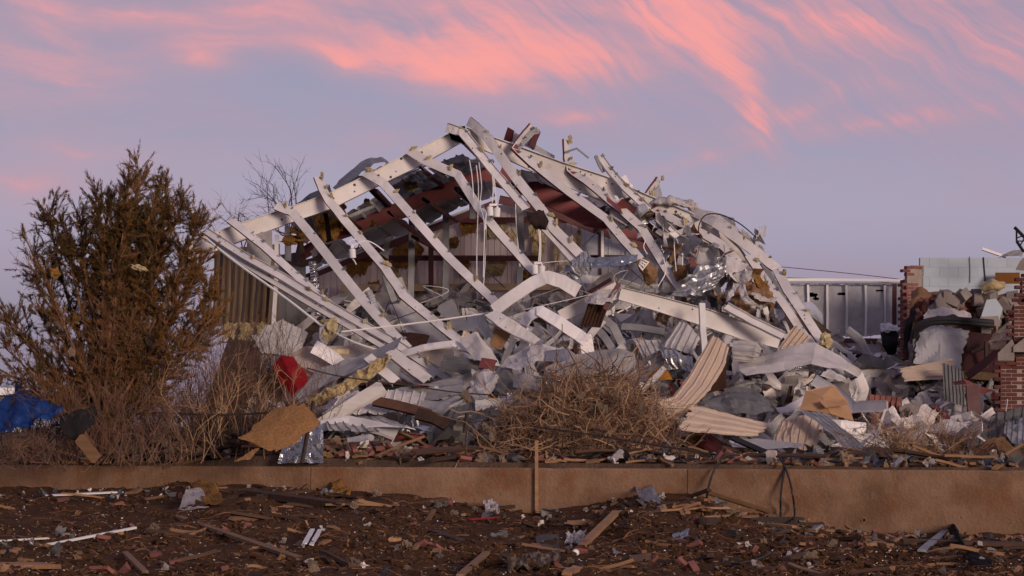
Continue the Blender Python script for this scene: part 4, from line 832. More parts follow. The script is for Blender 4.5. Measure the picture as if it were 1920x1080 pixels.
patch('bag_body', 'kraft_paper', [[(1196,486,52.3),(1208,484,52.3),(1222,492,52.3)],[(1194,498,52.0),(1212,500,51.9),(1232,506,52.1)],[(1204,516,52.1),(1218,516,52.0),(1232,520,52.1)],[(1214,538,52.2),(1222,534,52.2),(1228,530,52.2)]], 12, 14, crumple=.05, cs=5, bulge=.06, parent=t, smooth=False)
la, lb, lc, ld = P(1203,484.5,51.80), P(1218,491,51.80), P(1204.5,508,51.72), P(1197,498,51.72)
lab = quadbox('bag_label', [la, lb, lc, ld], 'paper', t, .004)
m = MB(); ex = (ld-la).normalized(); nrm2 = (lb-la).cross(ld-la).normalized(); nrm2 = nrm2 if nrm2.y < 0 else -nrm2
rl_ = random.Random(5)
for row in range(3):                            # illegible print, three lines of strokes
    for k in range(9):
        s_ = .10+.09*k; t_ = .2+.28*row
        if rl_.random() < .12: continue
        c = la.lerp(ld, t_).lerp(lb.lerp(lc, t_), s_)+nrm2*.008
        a1 = (lb-la).normalized()*rl_.uniform(.003,.006); a2 = ex*rl_.uniform(.009,.013)
        m.box(c, a1, a2, nrm2*.001)
        if rl_.random() < .6: m.box(c+a2*rl_.uniform(-.7,.7), a1*2.2, a2*.2, nrm2*.0012)
m.build('label_print', 'ink', lab)
S('kraft_bundle', 'torn brown paper and foil bundle caught on the right purlins', 'paper', 'kraft_paper', [[(1370,530,51.6),(1410,524,51.5),(1440,522,51.5)],[(1364,556,51.3),(1410,548,51.0),(1452,560,51.2)],[(1392,590,51.4),(1420,582,51.2),(1448,570,51.4)]], nu=18, nv=16, crumple=.16, cs=3, ragged=.12)
S('kraft_bundle', 'hanging strip of orange brown paper above the torn bundle', 'paper', 'wet_insulation', [[(1412,514,51.5),(1424,514,51.5)],[(1424,540,51.3),(1442,544,51.3)],[(1434,552,51.4),(1440,548,51.4)]], nu=8, nv=12, crumple=.06, cs=3)
for k, rows in enumerate(([[(1372,516,51.3),(1395,506,51.3),(1412,508,51.3)],[(1384,532,51.1),(1402,528,51),(1410,520,51.1)]],[[(1380,530,51.2),(1395,526,51.1)],[(1388,560,50.9),(1404,556,50.9)],[(1410,580,51),(1428,576,51)]],[[(1374,530,51.2),(1384,530,51.1)],[(1360,570,51.1),(1372,566,51)]],[[(1400,545,51.0),(1460,558,51.2)],[(1410,560,50.9),(1455,566,51)]])):
    S('paper_sheet', ['crumpled white sheet topping the brown paper bundle','white strip drooping across the brown paper bundle','white strip hanging left of the brown paper bundle','pale torn sheet laid over the brown paper bundle'][k], 'sheet', 'light_sheet', rows, nu=12, nv=10, crumple=.07, cs=4, ragged=.05)
# left centre
S('fallen_partition', 'pale painted wall panel with a punched hole lying below the purlins', 'wall panel', 'pink_panel', [[(545,652,52.6),(650,648,52.6),(740,649,52.6),(850,655,52.6)],[(520,790,51.6),(640,790,51.6),(740,790,51.6),(860,760,51.6)]], nu=60, nv=40, crumple=.03, cs=.8, holes=[(632,667,9,6),(640,670,6,4),(617,655,3,1.5)], thick=.03)
wedge([(612,655),(655,655),(655,685),(612,685)], 52.5, 52.9, 'insulation', 'insulation_fill', None).update_tag()
o = bpy.data.objects['insulation_fill']; tag(o, 'yellow insulation showing through the hole in the pale wall panel', 'insulation')
t = thing('vent_opening', 'dark rectangular opening framed in red steel in the pale wall panel', 'vent', P(712, 735, 51.6))
wedge([(668,722),(758,719),(758,738),(668,738)], 51.5, 51.9, 'black_rubber', 'inside_shade_block', t)  # solid black block painting the shade inside the opening
member('vent_frame', [(662,720,51.4),(764,717,51.4)], .05, .05, m=('dark_red','dark_red'), parent=t)
member('vent_frame', [(664,720,51.4),(664,742,51.4)], .05, .05, m=('dark_red','dark_red'), parent=t)
S('insulated_sheet', 'grey panel edge tilted up with yellow insulation spilling below it', 'panel', 'grey_sheet', [[(592,694,50.9),(680,664,51),(755,632,51.1)],[(548,752,50.2),(640,708,50.3),(744,652,50.4)]], nu=14, nv=5, crumple=.03, thick=.02)
S('insulation_strip', 'ragged strip of yellow insulation along the tilted grey panel', 'insulation', 'insulation', [[(572,750,50.0),(620,724,50.0),(680,688,50.1),(734,660,50.2)],[(570,768,49.9),(632,746,49.9),(690,714,50),(738,672,50.1)]], nu=40, nv=8, crumple=.14, cs=7, ragged=.14, thick=.05)
S('corrugated_sheet', 'cream corrugated sheet standing behind the dead shrubs', 'siding panel', 'light_sheet', [[(497,612,52.3),(530,599,52.4),(578,624,52.4)],[(480,640,52.1),(520,640,52.1),(566,652,52.1)],[(490,662,51.9),(520,664,51.9),(540,668,51.9)]], nu=12, nv=8, corr=('s',5,.032), crumple=.02)
for nm, lab, mt_, rows, kw in (
 ('long_sheet','long grey flashing lying level across the left of the heap','grey_sheet',[[(590,764,49.6),(740,728,49.8),(870,702,49.9)],[(596,792,49.1),(745,760,49.2),(874,738,49.3)]],dict(nu=20,nv=6,crumple=.05,ragged=.05)),
 ('corrugated_sheet','pale corrugated sheet crushed under the long flashing','light_sheet',[[(650,736,49.3),(720,733,49.4),(800,732,49.5)],[(602,776,48.7),(700,775,48.8),(790,774,48.9)]],dict(nu=20,nv=8,corr=('s',10,.032),crumple=.06)),
 ('corrugated_sheet','pale corrugated sheet lying flat over broken bricks','grey_sheet',[[(606,790,48.1),(660,780,48.4),(715,781,48.4)],[(615,806,47.7),(690,808,47.6),(772,800,47.8)]],dict(nu=20,nv=6,corr=('s',9,.032),crumple=.05,ragged=.04)),
 ('grey_siding','dark grey ribbed panel lying right of the hanging purlin ends','dark_sheet',[[(834,664,50.6),(884,672,50.5),(936,682,50.5)],[(820,696,50.2),(870,700,50.1),(924,704,50.1)]],dict(nu=12,nv=6,corr=('t',3,.032),crumple=.02)),
 ('wide_sheet','pale flat sheet bowing below the dark grey ribbed panel','grey_sheet',[[(770,752,49.2),(830,748,49.3),(865,742,49.4)],[(800,775,48.8),(830,770,48.9),(862,748,49)]],dict(nu=12,nv=8,crumple=.05)),
 ('blue_grey_siding','blue grey ribbed panel at the left end of the brush pile','dark_sheet',[[(852,758,48.2),(900,752,48.3),(930,758,48.3)],[(838,782,47.8),(885,790,47.7),(926,782,47.8)]],dict(nu=10,nv=8,corr=('s',4,.032),crumple=.04)),
 ('rust_plate','rust red sheet lying among the purlins inside the building','rust_plate',[[(738,622,52.3),(790,624,52.3),(806,632,52.2)],[(744,646,52),(785,646,52),(800,644,52)]],dict(nu=10,nv=6,crumple=.04)),
 ('brown_board','ribbed brown fibre board hanging below the blade shaped purlin','cardboard',[[(930,616,51.0),(962,620,51.0)],[(918,648,50.8),(940,656,50.8)]],dict(nu=8,nv=8,crumple=.03,thick=.04)),
 ('grey_siding','grey wall panel leaning inside the building against the purlins','grey_sheet',[[(728,572,53.4),(752,568,53.4)],[(760,612,52.9),(818,612,52.9)],[(790,650,52.4),(850,646,52.4)]],dict(nu=8,nv=10,crumple=.03)),
 ('ceiling_board','pale grey broken ceiling panel with ragged edge','grey_sheet',[[(815,578,53.2),(846,556,53.3)],[(838,600,52.8),(872,598,52.9)],[(858,622,52.5),(896,622,52.5)]],dict(nu=10,nv=10,crumple=.02,thick=.03,ragged=.06)),
 ('ceiling_board','slim pale plate standing inside the building','pale_panel',[[(756,550,54),(766,544,54)],[(770,575,53.6),(782,575,53.6)]],dict(nu=5,nv=5,crumple=.02)),
 ('white_flap','white torn flap lying beside the loose bricks','light_sheet',[[(650,820,46.7),(690,812,46.8),(702,816,46.8)],[(652,828,46.4),(690,824,46.4),(702,826,46.5)]],dict(nu=10,nv=5,crumple=.05)),
 ('white_flap','cream crumpled sheet behind the foil heap','light_sheet',[[(884,690,49.6),(905,684,49.6),(930,690,49.6)],[(880,740,49.1),(910,720,49.0),(935,712,49.2)],[(890,745,48.9),(915,742,48.8),(925,735,49)]],dict(nu=12,nv=12,crumple=.14,cs=2.6)),
 ('dark_scrap','dark folded sheet between the cream sheet and the foil heap','dark_sheet',[[(928,700,49.3),(948,690,49.4),(965,700,49.4)],[(930,735,48.9),(950,740,48.8),(968,735,48.9)]],dict(nu=8,nv=8,crumple=.07)),
 ('tank_end','grey green metal tank end lying beside the foil heap','grey_sheet',[[(962,708,49.0),(985,706,49.0),(1010,712,49)],[(962,726,48.7),(985,728,48.5),(1010,730,48.7)]],dict(nu=10,nv=8,bulge=.15,smooth=True)),
):
    S(nm, lab, 'board' if 'board' in nm else ('siding panel' if 'siding' in nm or 'corr' in nm else W_), mt_, rows, **kw)
for pts, lab, mt_, w in (([(700,750,48.6),(740,758,48.5),(806,776,48.3)],'dark rusty beam lying across the crushed sheets','rust_plate',.17),([(780,774,48.0),(812,782,47.9),(838,796,47.8)],'charred dark beam end beside the rusty beam','dark_wood',.2),
                    ([(690,668,50.4),(712,690,50.2),(742,715,50)],'white purlin end below the tilted grey panel','white_paint',.18),([(735,660,50.3),(770,688,50.1),(802,712,49.9)],'white slotted purlin lying next to the conduit','white_paint',.2),
                    ([(812,728,49.6),(842,748,49.4)],'short white purlin stub under the flashing','white_paint',.15),([(900,680,49.5),(928,684,49.4)],'dark red steel bracket in the cream crumpled sheet','red_primer',.2)):
    tag(member('fallen_beam' if 'beam' in lab else 'fallen_purlin' if 'purlin' in lab else 'steel_bracket', pts, w, .08, parent=None, m=(mt_, mt_), roll=.2), lab, 'beam')
t = thing('yellow_bin', 'bright yellow plastic bin crushed under a white strut', 'bin', P(1240, 712, 49))
patch('bin_shell', 'yellow_plastic', [[(1212,702,49),(1236,688,48.9),(1254,696,48.9)],[(1212,712,48.8),(1236,712,48.6),(1262,712,48.7)]], 10, 6, bulge=.08, parent=t, smooth=True)
tag(member('fallen_purlin', [(1206,726,48.5),(1228,708,48.5),(1246,688,48.5)], .09, .05, parent=None, m=('white_paint','white_paint')), 'white slotted strut lying over the yellow bin', 'strut')
S('foil_heap', 'sparkling crumpled foil heap at the top of the brush pile', 'foil', 'foil', [[(1012,706,48.8),(1035,696,48.8),(1058,704,48.8)],[(1012,738,48.3),(1035,735,48.2),(1060,735,48.3)]], nu=22, nv=20, crumple=.16, cs=6)
S('foil_heap', 'small foil scrap left of the tank end', 'foil', 'foil', [[(950,735,48.4),(975,728,48.5)],[(952,756,48.1),(978,750,48.2)]], nu=12, nv=10, crumple=.1, cs=6)
put('insulation_ball', TUFT[1], None, P(620,615,51.6), (0,1,2), .13); tag(bpy.data.objects['insulation_ball'], 'yellow insulation ball skewered on the white conduit', 'insulation')
o = put('insulation_ball', TUFT[3], None, P(1549,640,51.3), (1,1,2), .12); tag(o, 'yellow insulation ball at the foot of the longest right purlin', 'insulation')
# ---------------------------------------------------------------- scattered wreckage
def fold_sheet(seed, L, Wd, m, corr=0, nf=2, cr=.05, n=12):
    r = random.Random(seed); bm = bmesh.new(); nx = corr*6 if corr else n; ny = n; vv = []
    for j in range(ny+1):
        for i in range(nx+1):
            x = (i/nx-.5)*L; y = (j/ny-.5)*Wd; z = .035*rib(i/nx*corr) if corr else 0
            if i in (0, nx) or j in (0, ny): x *= 1-.22*r.random()**2; y *= 1-.22*r.random()**2
            vv.append(Vector((x, y, z)))
    for k in range(nf):
        a = r.uniform(0, math.pi); nrm_ = Vector((math.cos(a), math.sin(a), 0)); off = r.uniform(-.25, .25)*min(L, Wd); ang = r.choice((-1, 1))*r.uniform(.4, 1.7); axd = Vector((-nrm_.y, nrm_.x, 0))
        for v in vv:
            s = v.dot(nrm_)-off
            if s > 0:
                rot = Matrix.Rotation(ang, 3, axd); pp = nrm_*off; w = rot @ (v-pp)+pp; v.x, v.y, v.z = w
    for v in vv:
        h = cr*(1.6*abs(nz3(v, 3.2, seed))-.5+.5*nz3(v, 8, seed)); v.z += h; v.x += h*.4
    bv = [bm.verts.new(v) for v in vv]; W0 = nx+1
    for j in range(ny):
        for i in range(nx): bm.faces.new((bv[j*W0+i], bv[j*W0+i+1], bv[(j+1)*W0+i+1], bv[(j+1)*W0+i]))
    bmesh.ops.solidify(bm, geom=bm.faces[:], thickness=.006)
    c = sum((v.co for v in bm.verts), Vector())/len(bm.verts); bmesh.ops.translate(bm, verts=bm.verts[:], vec=-c)
    return bm_mesh(bm, 'sheet', m)
TPL = {}
for mn, cnt in (('light_sheet',9),('grey_sheet',8),('galvanized',4),('dark_sheet',4),('paper',3)):
    TPL[mn] = [fold_sheet(100+i*3+len(mn)*11, 1, rn.uniform(.4, .9), mn, 0, 3+i % 3, .03, 8) for i in range(cnt)]
TPL['light_sheet'] += [fold_sheet(500+i, 1.3, rn.uniform(.22, .34), 'light_sheet', 0, 3, .05, 10) for i in range(4)]; TPL['grey_sheet'] += [fold_sheet(520+i, 1.3, rn.uniform(.2, .32), 'grey_sheet', 0, 3, .05, 10) for i in range(4)]
def twist_mesh(m, seed):
    r = random.Random(seed); mm = MB(); q = [Vector((-.5, 0, 0))]; d = Vector((1, 0, 0)); n = 12; k1, k2 = r.sample(range(2, 10), 2)
    for i in range(n):
        d = (d+Vector((0, r.gauss(0, .05), r.gauss(0, .05)))).normalized()
        if i in (k1, k2): d = (d+Vector((0, r.uniform(-.7, .7), r.uniform(-.7, .7)))).normalized()
        q.append(q[-1]+d/n)
    w = r.uniform(.05, .10); t0, t1 = r.uniform(-1, 1), r.uniform(-2, 2)
    mm.sweep(q, [(-w, 0), (-w*.6, .012), (w*.6, .012), (w, 0), (w*.6, .005), (-w*.6, .005)], face=Vector((0, -.3, 1)), roll=[t0+(t1-t0)*i/n for i in range(n+1)])
    me = bpy.data.meshes.new('twisted_strip'); me.from_pydata(mm.v, [], mm.f); me.materials.append(MT[m]); return me
TWIST = [twist_mesh(mm_, 60+i) for i, mm_ in enumerate(('light_sheet','light_sheet','white_paint','grey_sheet','galvanized','light_sheet','grey_sheet','white_paint','red_primer'))]
TPL['corr'] = [fold_sheet(300+i, 1, .7, ['light_sheet','grey_sheet','galvanized','dark_sheet','beige_siding','grey_sheet'][i], 5, 1, .05, 7) for i in range(6)]
TPL['foil'] = [fold_sheet(400+i, 1, .8, 'foil', 0, 3, .14, 12) for i in range(3)]
TPL['kraft'] = [fold_sheet(430+i, 1, .7, 'kraft_paper', 0, 2, .07, 8) for i in range(3)]
def box_mesh(name, lx, ly, lz, m, seed=0, rag=.25):
    r = random.Random(seed); mm = MB(); n = 5
    for i in range(n):
        x = (i/(n-1)-.5)*lx
        for (a, b) in ((-1,-1),(1,-1),(1,1),(-1,1)):
            e = rag*lz*3*r.uniform(-1, 1) if i in (0, n-1) else 0
            mm.v.append(Vector((x+e, a*ly/2+r.uniform(-.02, .02)*ly, b*lz/2+r.uniform(-.02, .02)*lz+.01*lx*math.sin(i*1.3+seed))))
    for i in range(n-1):
        for j in range(4): mm.f.append([i*4+j, i*4+(j+1) % 4, (i+1)*4+(j+1) % 4, (i+1)*4+j])
    mm.f += [[3,2,1,0],[(n-1)*4+j for j in range(4)]]
    me = bpy.data.meshes.new(name); me.from_pydata(mm.v, [], mm.f); me.materials.append(MT[m]); return me
PLANK = [box_mesh('plank', 1, rn.uniform(.06, .12), rn.uniform(.025, .045), 'plank', i) for i in range(6)]
DPLANK = [box_mesh('plank', 1, rn.uniform(.06, .13), rn.uniform(.03, .05), 'dark_wood', i+10) for i in range(5)]
STRIP = [box_mesh('strip', 1, .03, .012, 'light_sheet', i+20) for i in range(3)]
def sect_mesh(m, seed):
    r = random.Random(seed); mm = MB(); q = [Vector((-.5,0,0)), Vector((-.15, 0, r.uniform(-.05,.05))), Vector((.15, r.uniform(-.06,.06), r.uniform(-.1,.1))), Vector((.5, r.uniform(-.1,.1), r.uniform(-.15,.15)))]
    mm.sweep(q, chan(.14, .05, .006), face=Vector((0,0,1)))
    me = bpy.data.meshes.new('section'); me.from_pydata(mm.v, [], mm.f); me.materials.append(MT[m]); return me
SECT = [sect_mesh(mm_, i) for i, mm_ in enumerate(('white_paint','light_sheet','red_primer','dark_red','steel_stud','white_paint'))]
def scatter(name, meshes, label, cat, group, n, ur, vr, sz, lift=.3, tilt=1.0, seed=0, flat=False, dens=None):
    r = random.Random(seed); k = 0; guard = 0
    while k < n and guard < n*8:
        guard += 1
        u = r.uniform(*ur); v = r.uniform(*vr)
        if dens and r.random() > dens(u, v): continue
        p = g_at(u, v); s = r.uniform(*sz)
        far = 1 if v > 700 else .85
        rot = (r.gauss(0, .35*tilt), r.gauss(0, .35*tilt), r.random()*6.28) if flat else (r.gauss(.9, .7)*tilt, r.gauss(0, .6)*tilt, r.random()*6.28)
        tag(put(name, r.choice(meshes), None, p+Vector((0, 0, s*lift*r.uniform(.3, 1))), rot, s*far), label, cat, group); k += 1
body = lambda u, v: (1 if v > 640 else .8)*(1 if u > 600 or v > 760 else .3)*(0 if (v < 640 and u > 1430) or (v < 675 and u > 1540) else 1)
scatter('torn_cream_sheet', TPL['light_sheet'], 'torn cream metal sheet lying {z}', 'metal sheet', 'torn cream sheets in the heap', 295, (470,1840), (556,840), (.2,.95), seed=1, dens=body)
scatter('torn_grey_sheet', TPL['grey_sheet'], 'torn grey metal sheet lying {z}', 'metal sheet', 'torn grey sheets in the heap', 260, (470,1900), (552,850), (.2,.85), seed=2, dens=body)
scatter('torn_silver_sheet', TPL['galvanized'], 'torn bright silver sheet lying {z}', 'metal sheet', 'torn silver sheets in the heap', 80, (640,1900), (570,840), (.15,.5), seed=3, dens=body)
scatter('torn_dark_sheet', TPL['dark_sheet'], 'dark torn metal sheet lying {z}', 'metal sheet', 'dark torn sheets in the heap', 45, (580,1900), (560,850), (.2,.6), seed=4, dens=body)
scatter('ribbed_scrap', TPL['corr'], 'bent piece of ribbed siding {z}', 'siding panel', 'bent ribbed scraps in the heap', 80, (600,1880), (590,840), (.4,.9), seed=5, dens=body)
scatter('steel_section', SECT, 'bent length of steel section {z}', 'steel section', 'bent steel sections in the heap', 130, (600,1850), (555,840), (.5,1.4), .2, seed=6, dens=body)
scatter('foil_scrap', TPL['foil'], 'crumpled shiny foil scrap {z}', 'foil', 'foil scraps in the heap', 45, (640,1850), (570,830), (.15,.4), seed=7, dens=body)
scatter('paper_scrap', TPL['kraft'], 'torn brown paper scrap {z}', 'paper', 'brown paper scraps in the heap', 40, (620,1880), (580,850), (.2,.5), seed=8, dens=body)
scatter('insulation_lump', TUFT, 'lump of yellow insulation {z}', 'insulation', 'yellow insulation lumps in the heap', 90, (560,1880), (560,845), (.05,.14), .5, seed=9, dens=body)

scatter('metal_strip', STRIP, 'thin pale metal strip sticking out {z}', 'strip', 'thin trim strips in the heap', 170, (560,1900), (560,850), (.35,1.2), .15, seed=10, dens=body)
scatter('white_chunk', TPL['paper'], 'small white chunk of board {z}', 'scrap', 'small white chunks in the heap', 130, (520,1900), (570,855), (.08,.25), .3, seed=11, dens=body)
scatter('heap_plank', PLANK+DPLANK, 'broken plank lying {z}', 'plank', 'broken planks in the heap', 90, (580,1900), (600,850), (.4,1.1), .1, flat=True, seed=12, dens=body)

scatter('crumpled_white_sheet', TPL['light_sheet']+TPL['paper'], 'crumpled white sheet on top of the rubble {z}', 'metal sheet', 'crumpled white sheets', 120, (1380,1860), (660,835), (.25,.8), .5, seed=13)
scatter('crumpled_white_sheet', TPL['light_sheet'], 'crumpled white sheet on top of the rubble {z}', 'metal sheet', 'crumpled white sheets', 90, (600,1180), (556,760), (.25,.8), .5, seed=14)
scatter('foil_scrap', TPL['foil'], 'crumpled shiny foil scrap {z}', 'foil', 'foil scraps in the heap', 30, (1400,1820), (670,800), (.15,.45), .5, seed=15)

# scraps, strips and wires draped over the right slope of the frame
rh = random.Random(88)
slope = [(1150,352,54.4),(1210,388,54),(1290,420,53.7),(1360,470,53.3),(1410,530,52.7),(1450,590,52.2)]
for i in range(64):
    j = rh.uniform(0, len(slope)-1.01); k = int(j); p0, p1 = slope[k], slope[k+1]; f = j-k
    u = p0[0]+(p1[0]-p0[0])*f+rh.gauss(0, 9); v = p0[1]+(p1[1]-p0[1])*f+rh.uniform(4, 45); d = p0[2]+(p1[2]-p0[2])*f+rh.uniform(-.3, .4)
    s = rh.uniform(.18, .6); kind = rh.choice(('light_sheet','grey_sheet','light_sheet','galvanized','kraft','foil','dark_sheet'))
    tag(put('draped_scrap', rh.choice(TPL[kind]), None, P(u, v, d), (rh.uniform(.6, 2.2), rh.gauss(0, .6), rh.random()*6), s), {'light_sheet':'cream torn scrap draped on the right roof slope','grey_sheet':'grey torn scrap draped on the right roof slope','galvanized':'silver torn scrap draped on the right roof slope','kraft':'brown paper scrap draped on the right roof slope','foil':'foil scrap draped on the right roof slope','dark_sheet':'dark torn scrap draped on the right roof slope'}[kind], 'scrap', kind.replace('_', ' ')+' scraps on the right slope')
for i in range(60):
    u = rh.uniform(1230, 1460); v = rh.uniform(max(440, 440+(u-1300)*.7), 610); s = rh.uniform(.2, .65); kind = rh.choice(('light_sheet','grey_sheet','light_sheet','galvanized','kraft'))
    tag(put('hanging_scrap', rh.choice(TPL[kind]), None, P(u, v, rh.uniform(52.2, 53.4)), (rh.uniform(.8, 2.2), rh.gauss(0, .5), rh.random()*6), s), {'light_sheet':'cream sheet tangled under the right purlins','grey_sheet':'grey sheet tangled under the right purlins','galvanized':'silver sheet tangled under the right purlins','kraft':'brown paper tangled under the right purlins'}[kind], 'scrap', kind.replace('_', ' ')+' tangle under the right purlins')
for i in range(22):
    u = rh.uniform(1190, 1440); v = rh.uniform(430+max(0, u-1300)*.5, 520); L = rh.uniform(25, 80); dd = rh.uniform(52.3, 53.3)
    wire('hanging_strap', 'thin metal strap hanging in the tangle under the right slope', [(u, v, dd), (u+rh.gauss(0, 5), v+L*.5, dd-.05), (u+rh.gauss(0, 12), v+L, dd-.1)], rh.uniform(.006, .014), rh.choice(('galvanized','light_sheet','dark_sheet')), 4, 'strap', 'straps hanging under the right slope')
for i in range(16):
    u = rh.uniform(640, 1180); v = rh.uniform(500, 620); L = rh.uniform(30, 90); dd = rh.uniform(52.5, 55)
    wire('loose_wire', 'thin wire curling out of the rubble inside the open gable', [(u, v, dd), (u+rh.gauss(0, 20), v-L*.4, dd-.1), (u+rh.gauss(0, 30), v-L*.2, dd-.2), (u+rh.gauss(0, 50), v+L*.5, dd-.3)], .007, rh.choice(('black_rubber','light_sheet','steel_stud')), 6, 'wire', 'wires curling out of the rubble')

scatter('twisted_strip', TWIST, 'long twisted strip of sheet metal {z}', 'metal strip', 'long twisted strips in the heap', 230, (560,1880), (555,845), (.6,2.0), .35, .8, seed=16, dens=body)
for i in range(40):
    j = rh.uniform(0, len(slope)-1.01); k = int(j); p0, p1 = slope[k], slope[k+1]; f = j-k
    tag(put('draped_strip', rh.choice(TWIST), None, P(p0[0]+(p1[0]-p0[0])*f+rh.gauss(0, 9), p0[1]+(p1[1]-p0[1])*f+rh.uniform(14, 55), p0[2]+(p1[2]-p0[2])*f+rh.uniform(-.3, .3)), (rh.random()*6, rh.uniform(.2, 1.3), rh.gauss(0, .5)), rh.uniform(.5, 1.3)), 'long twisted metal strip draped on the right roof slope', 'metal strip', 'twisted strips on the right slope')

scatter('large_cream_sheet', TPL['light_sheet'], 'large bent cream sheet slumped on the heap {z}', 'metal sheet', 'large bent sheets', 20, (600,1240), (590,760), (1.0,1.5), .22, .8, seed=17)
scatter('large_grey_sheet', TPL['grey_sheet'], 'large bent grey sheet slumped on the heap {z}', 'metal sheet', 'large grey bent sheets', 14, (640,1600), (600,780), (.9,1.4), .22, .8, seed=18, dens=body)
# ---------------------------------------------------------------- trees, shrubs, fence and things on the left
rv = random.Random(23)
def rdir(s): return Vector((rv.gauss(0, s), rv.gauss(0, s), rv.gauss(0, s)))
def branch(mb, p, d, L, r, nseg, wob, lift, k=5, tip=.25):
    pts = [p.copy()]; q = p.copy(); d = d.normalized()
    for i in range(nseg):
        d = (d+rdir(wob)+Vector((0, 0, lift))).normalized(); q = q+d*(L/nseg); pts.append(q.copy())
    mb.tube(pts, r, k, r*tip); return pts
def along(pts, t):
    j = t*(len(pts)-1); i = min(int(j), len(pts)-2); return pts[i].lerp(pts[i+1], j-i), (pts[i+1]-pts[i]).normalized()
def leafspray(mb, p, d, L, n):                  # scale-leaf sprays of a juniper: thin pointed slips round a twig
    for i in range(n):
        t = rv.random(); a = p+d*(L*1.25*t)+rdir(.009); e = (d+rdir(.38)+Vector((0, 0, .15))).normalized(); s = e.cross(rdir(1)).normalized()*rv.uniform(.003, .006); l = rv.uniform(.04, .095)
        mb.add([a-s, a+s, a+e*l*.6+s*.8, a+e*l], [(0, 1, 2, 3)])
# juniper
jt = thing('juniper_tree', 'big storm stripped juniper with brown branches and dark green tips', 'tree', P(196, 868, 48))
base = P(196, 866, 48)
trunk, twig, green, brown = MB(), MB(), MB(), MB()
def proj(p): k = F/p.y; return 960+p.x*k, HV-(p.z-EYE)*k
def foliage(p, d, L):
    u, v = proj(p)
    g = .08
    g += .62*math.exp(-((u-235)/120)**2-((v-420)/110)**2)
    g += .45*math.exp(-((u-120)/60)**2-((v-440)/80)**2)
    g += .30*math.exp(-((u-40)/50)**2-((v-650)/70)**2)+.2*math.exp(-((u-110)/60)**2-((v-600)/80)**2)
    b = .75*math.exp(-((u-375)/70)**2-((v-520)/110)**2)+.35*math.exp(-((u-300)/90)**2-((v-640)/110)**2)
    b += .22
    if v < 345: g *= .35
    bare = 1-.8*math.exp(-((u-200)/110)**2-((v-640)/105)**2); g *= bare; b *= bare
    x = rv.random()
    if x < g: leafspray(green, p, d, L, 40)
    elif x < g+b: leafspray(brown, p, d, L, 42)
stems = [(25,595,.75),(42,425,.85),(88,372,.85),(120,392,.9),(150,380,1),(185,345,1),(205,360,1),(246,298,1),(266,290,1),(300,322,1),(316,318,.9),(345,352,.9),(330,390,.9),(372,412,.8),(225,340,1),(280,380,1),(380,480,.8),(390,545,.7),(20,690,.7),(330,560,.8),(385,610,.7),(55,500,.8),(12,600,.7),(375,500,.7),(140,450,.9),(230,430,.9),(290,450,.9),(360,640,.6),(70,560,.7),(180,520,.8),(280,560,.8),(5,640,.6),(395,590,.6)]
for si, (u, v, th) in enumerate(stems):
    tgt = P(u, v+(26 if v < 400 else 8), 48+rv.uniform(-1.3, 1.3)); st = base+Vector((rv.uniform(-.12, .12), rv.uniform(-.12, .12), .05+rv.random()*.25))
    mid = st.lerp(tgt, .45)+Vector((-(tgt.x-st.x)*.10, 0, -.12 if abs(tgt.x-st.x) > 1 else .1))+rdir(.06)
    q = smooth_line([st, st.lerp(mid, .5)+rdir(.03), mid, mid.lerp(tgt, .5)+rdir(.05), tgt], 5)
    trunk.tube(q, .062*th, 7, .009)
    Ls = (tgt-st).length
    for b in range(int(13+Ls*6)):
        t = rv.uniform(.22, .98); p, d = along(q, t); out = (d*1.25+rdir(.42)+Vector((0, 0, .3))).normalized(); L = rv.uniform(.3, 1.0)*(1.15-t*.85)
        pb = branch(twig, p, out, L, .014*(1.2-t*.5), 5, .16, .05, 4)
        for c in range(int(4+L*9)):
            p2, d2 = along(pb, rv.uniform(.15, 1)); o2 = (d2+rdir(.55)).normalized(); l2 = rv.uniform(.10, .32)
            pc = branch(twig, p2, o2, l2, .0066, 3, .2, .04, 3)
            foliage(p2, (pc[-1]-pc[0]).normalized(), l2)
            if rv.random() < .5: foliage(pc[-1], o2, l2*.6)
            for e in range(2):
                p3, d3 = along(pc, rv.uniform(.3, 1)); l3 = rv.uniform(.05, .16); branch(twig, p3, (d3+rdir(.6)).normalized(), l3, .0046, 2, .2, .03, 3)
trunk.build('trunk', 'bark', jt, True); twig.build('branches', 'bark', jt, kind='stuff'); green.build('crown', 'juniper', jt, kind='stuff'); brown.build('dead_foliage', 'brown_needle', jt, kind='stuff')
for i in range(46):
    u, v = rv.gauss(170, 70), rv.gauss(600, 70)
    if i < 10: u, v = [(265,505),(258,500),(280,530),(62,585),(105,580),(140,600),(275,610),(205,590),(110,610),(160,630)][i]
    o = put('fluff_clump', rv.choice(FLUFF if i % 5 else WETTUFT), None, P(u, v, 47.4+rv.random()*.8), (rv.random()*6, rv.random()*6, rv.random()*6), (rv.uniform(.03, .10), rv.uniform(.03, .08), rv.uniform(.03, .11)))
    tag(o, 'dirty tan fluff caught in the branches of the juniper', 'insulation', 'tan fluff caught in the juniper')
o = put('yellow_tuft', TUFT[2], None, P(263, 503, 46.9), (0, .3, 0), (.09, .07, .05)); tag(o, 'yellow insulation tuft high in the juniper', 'insulation')
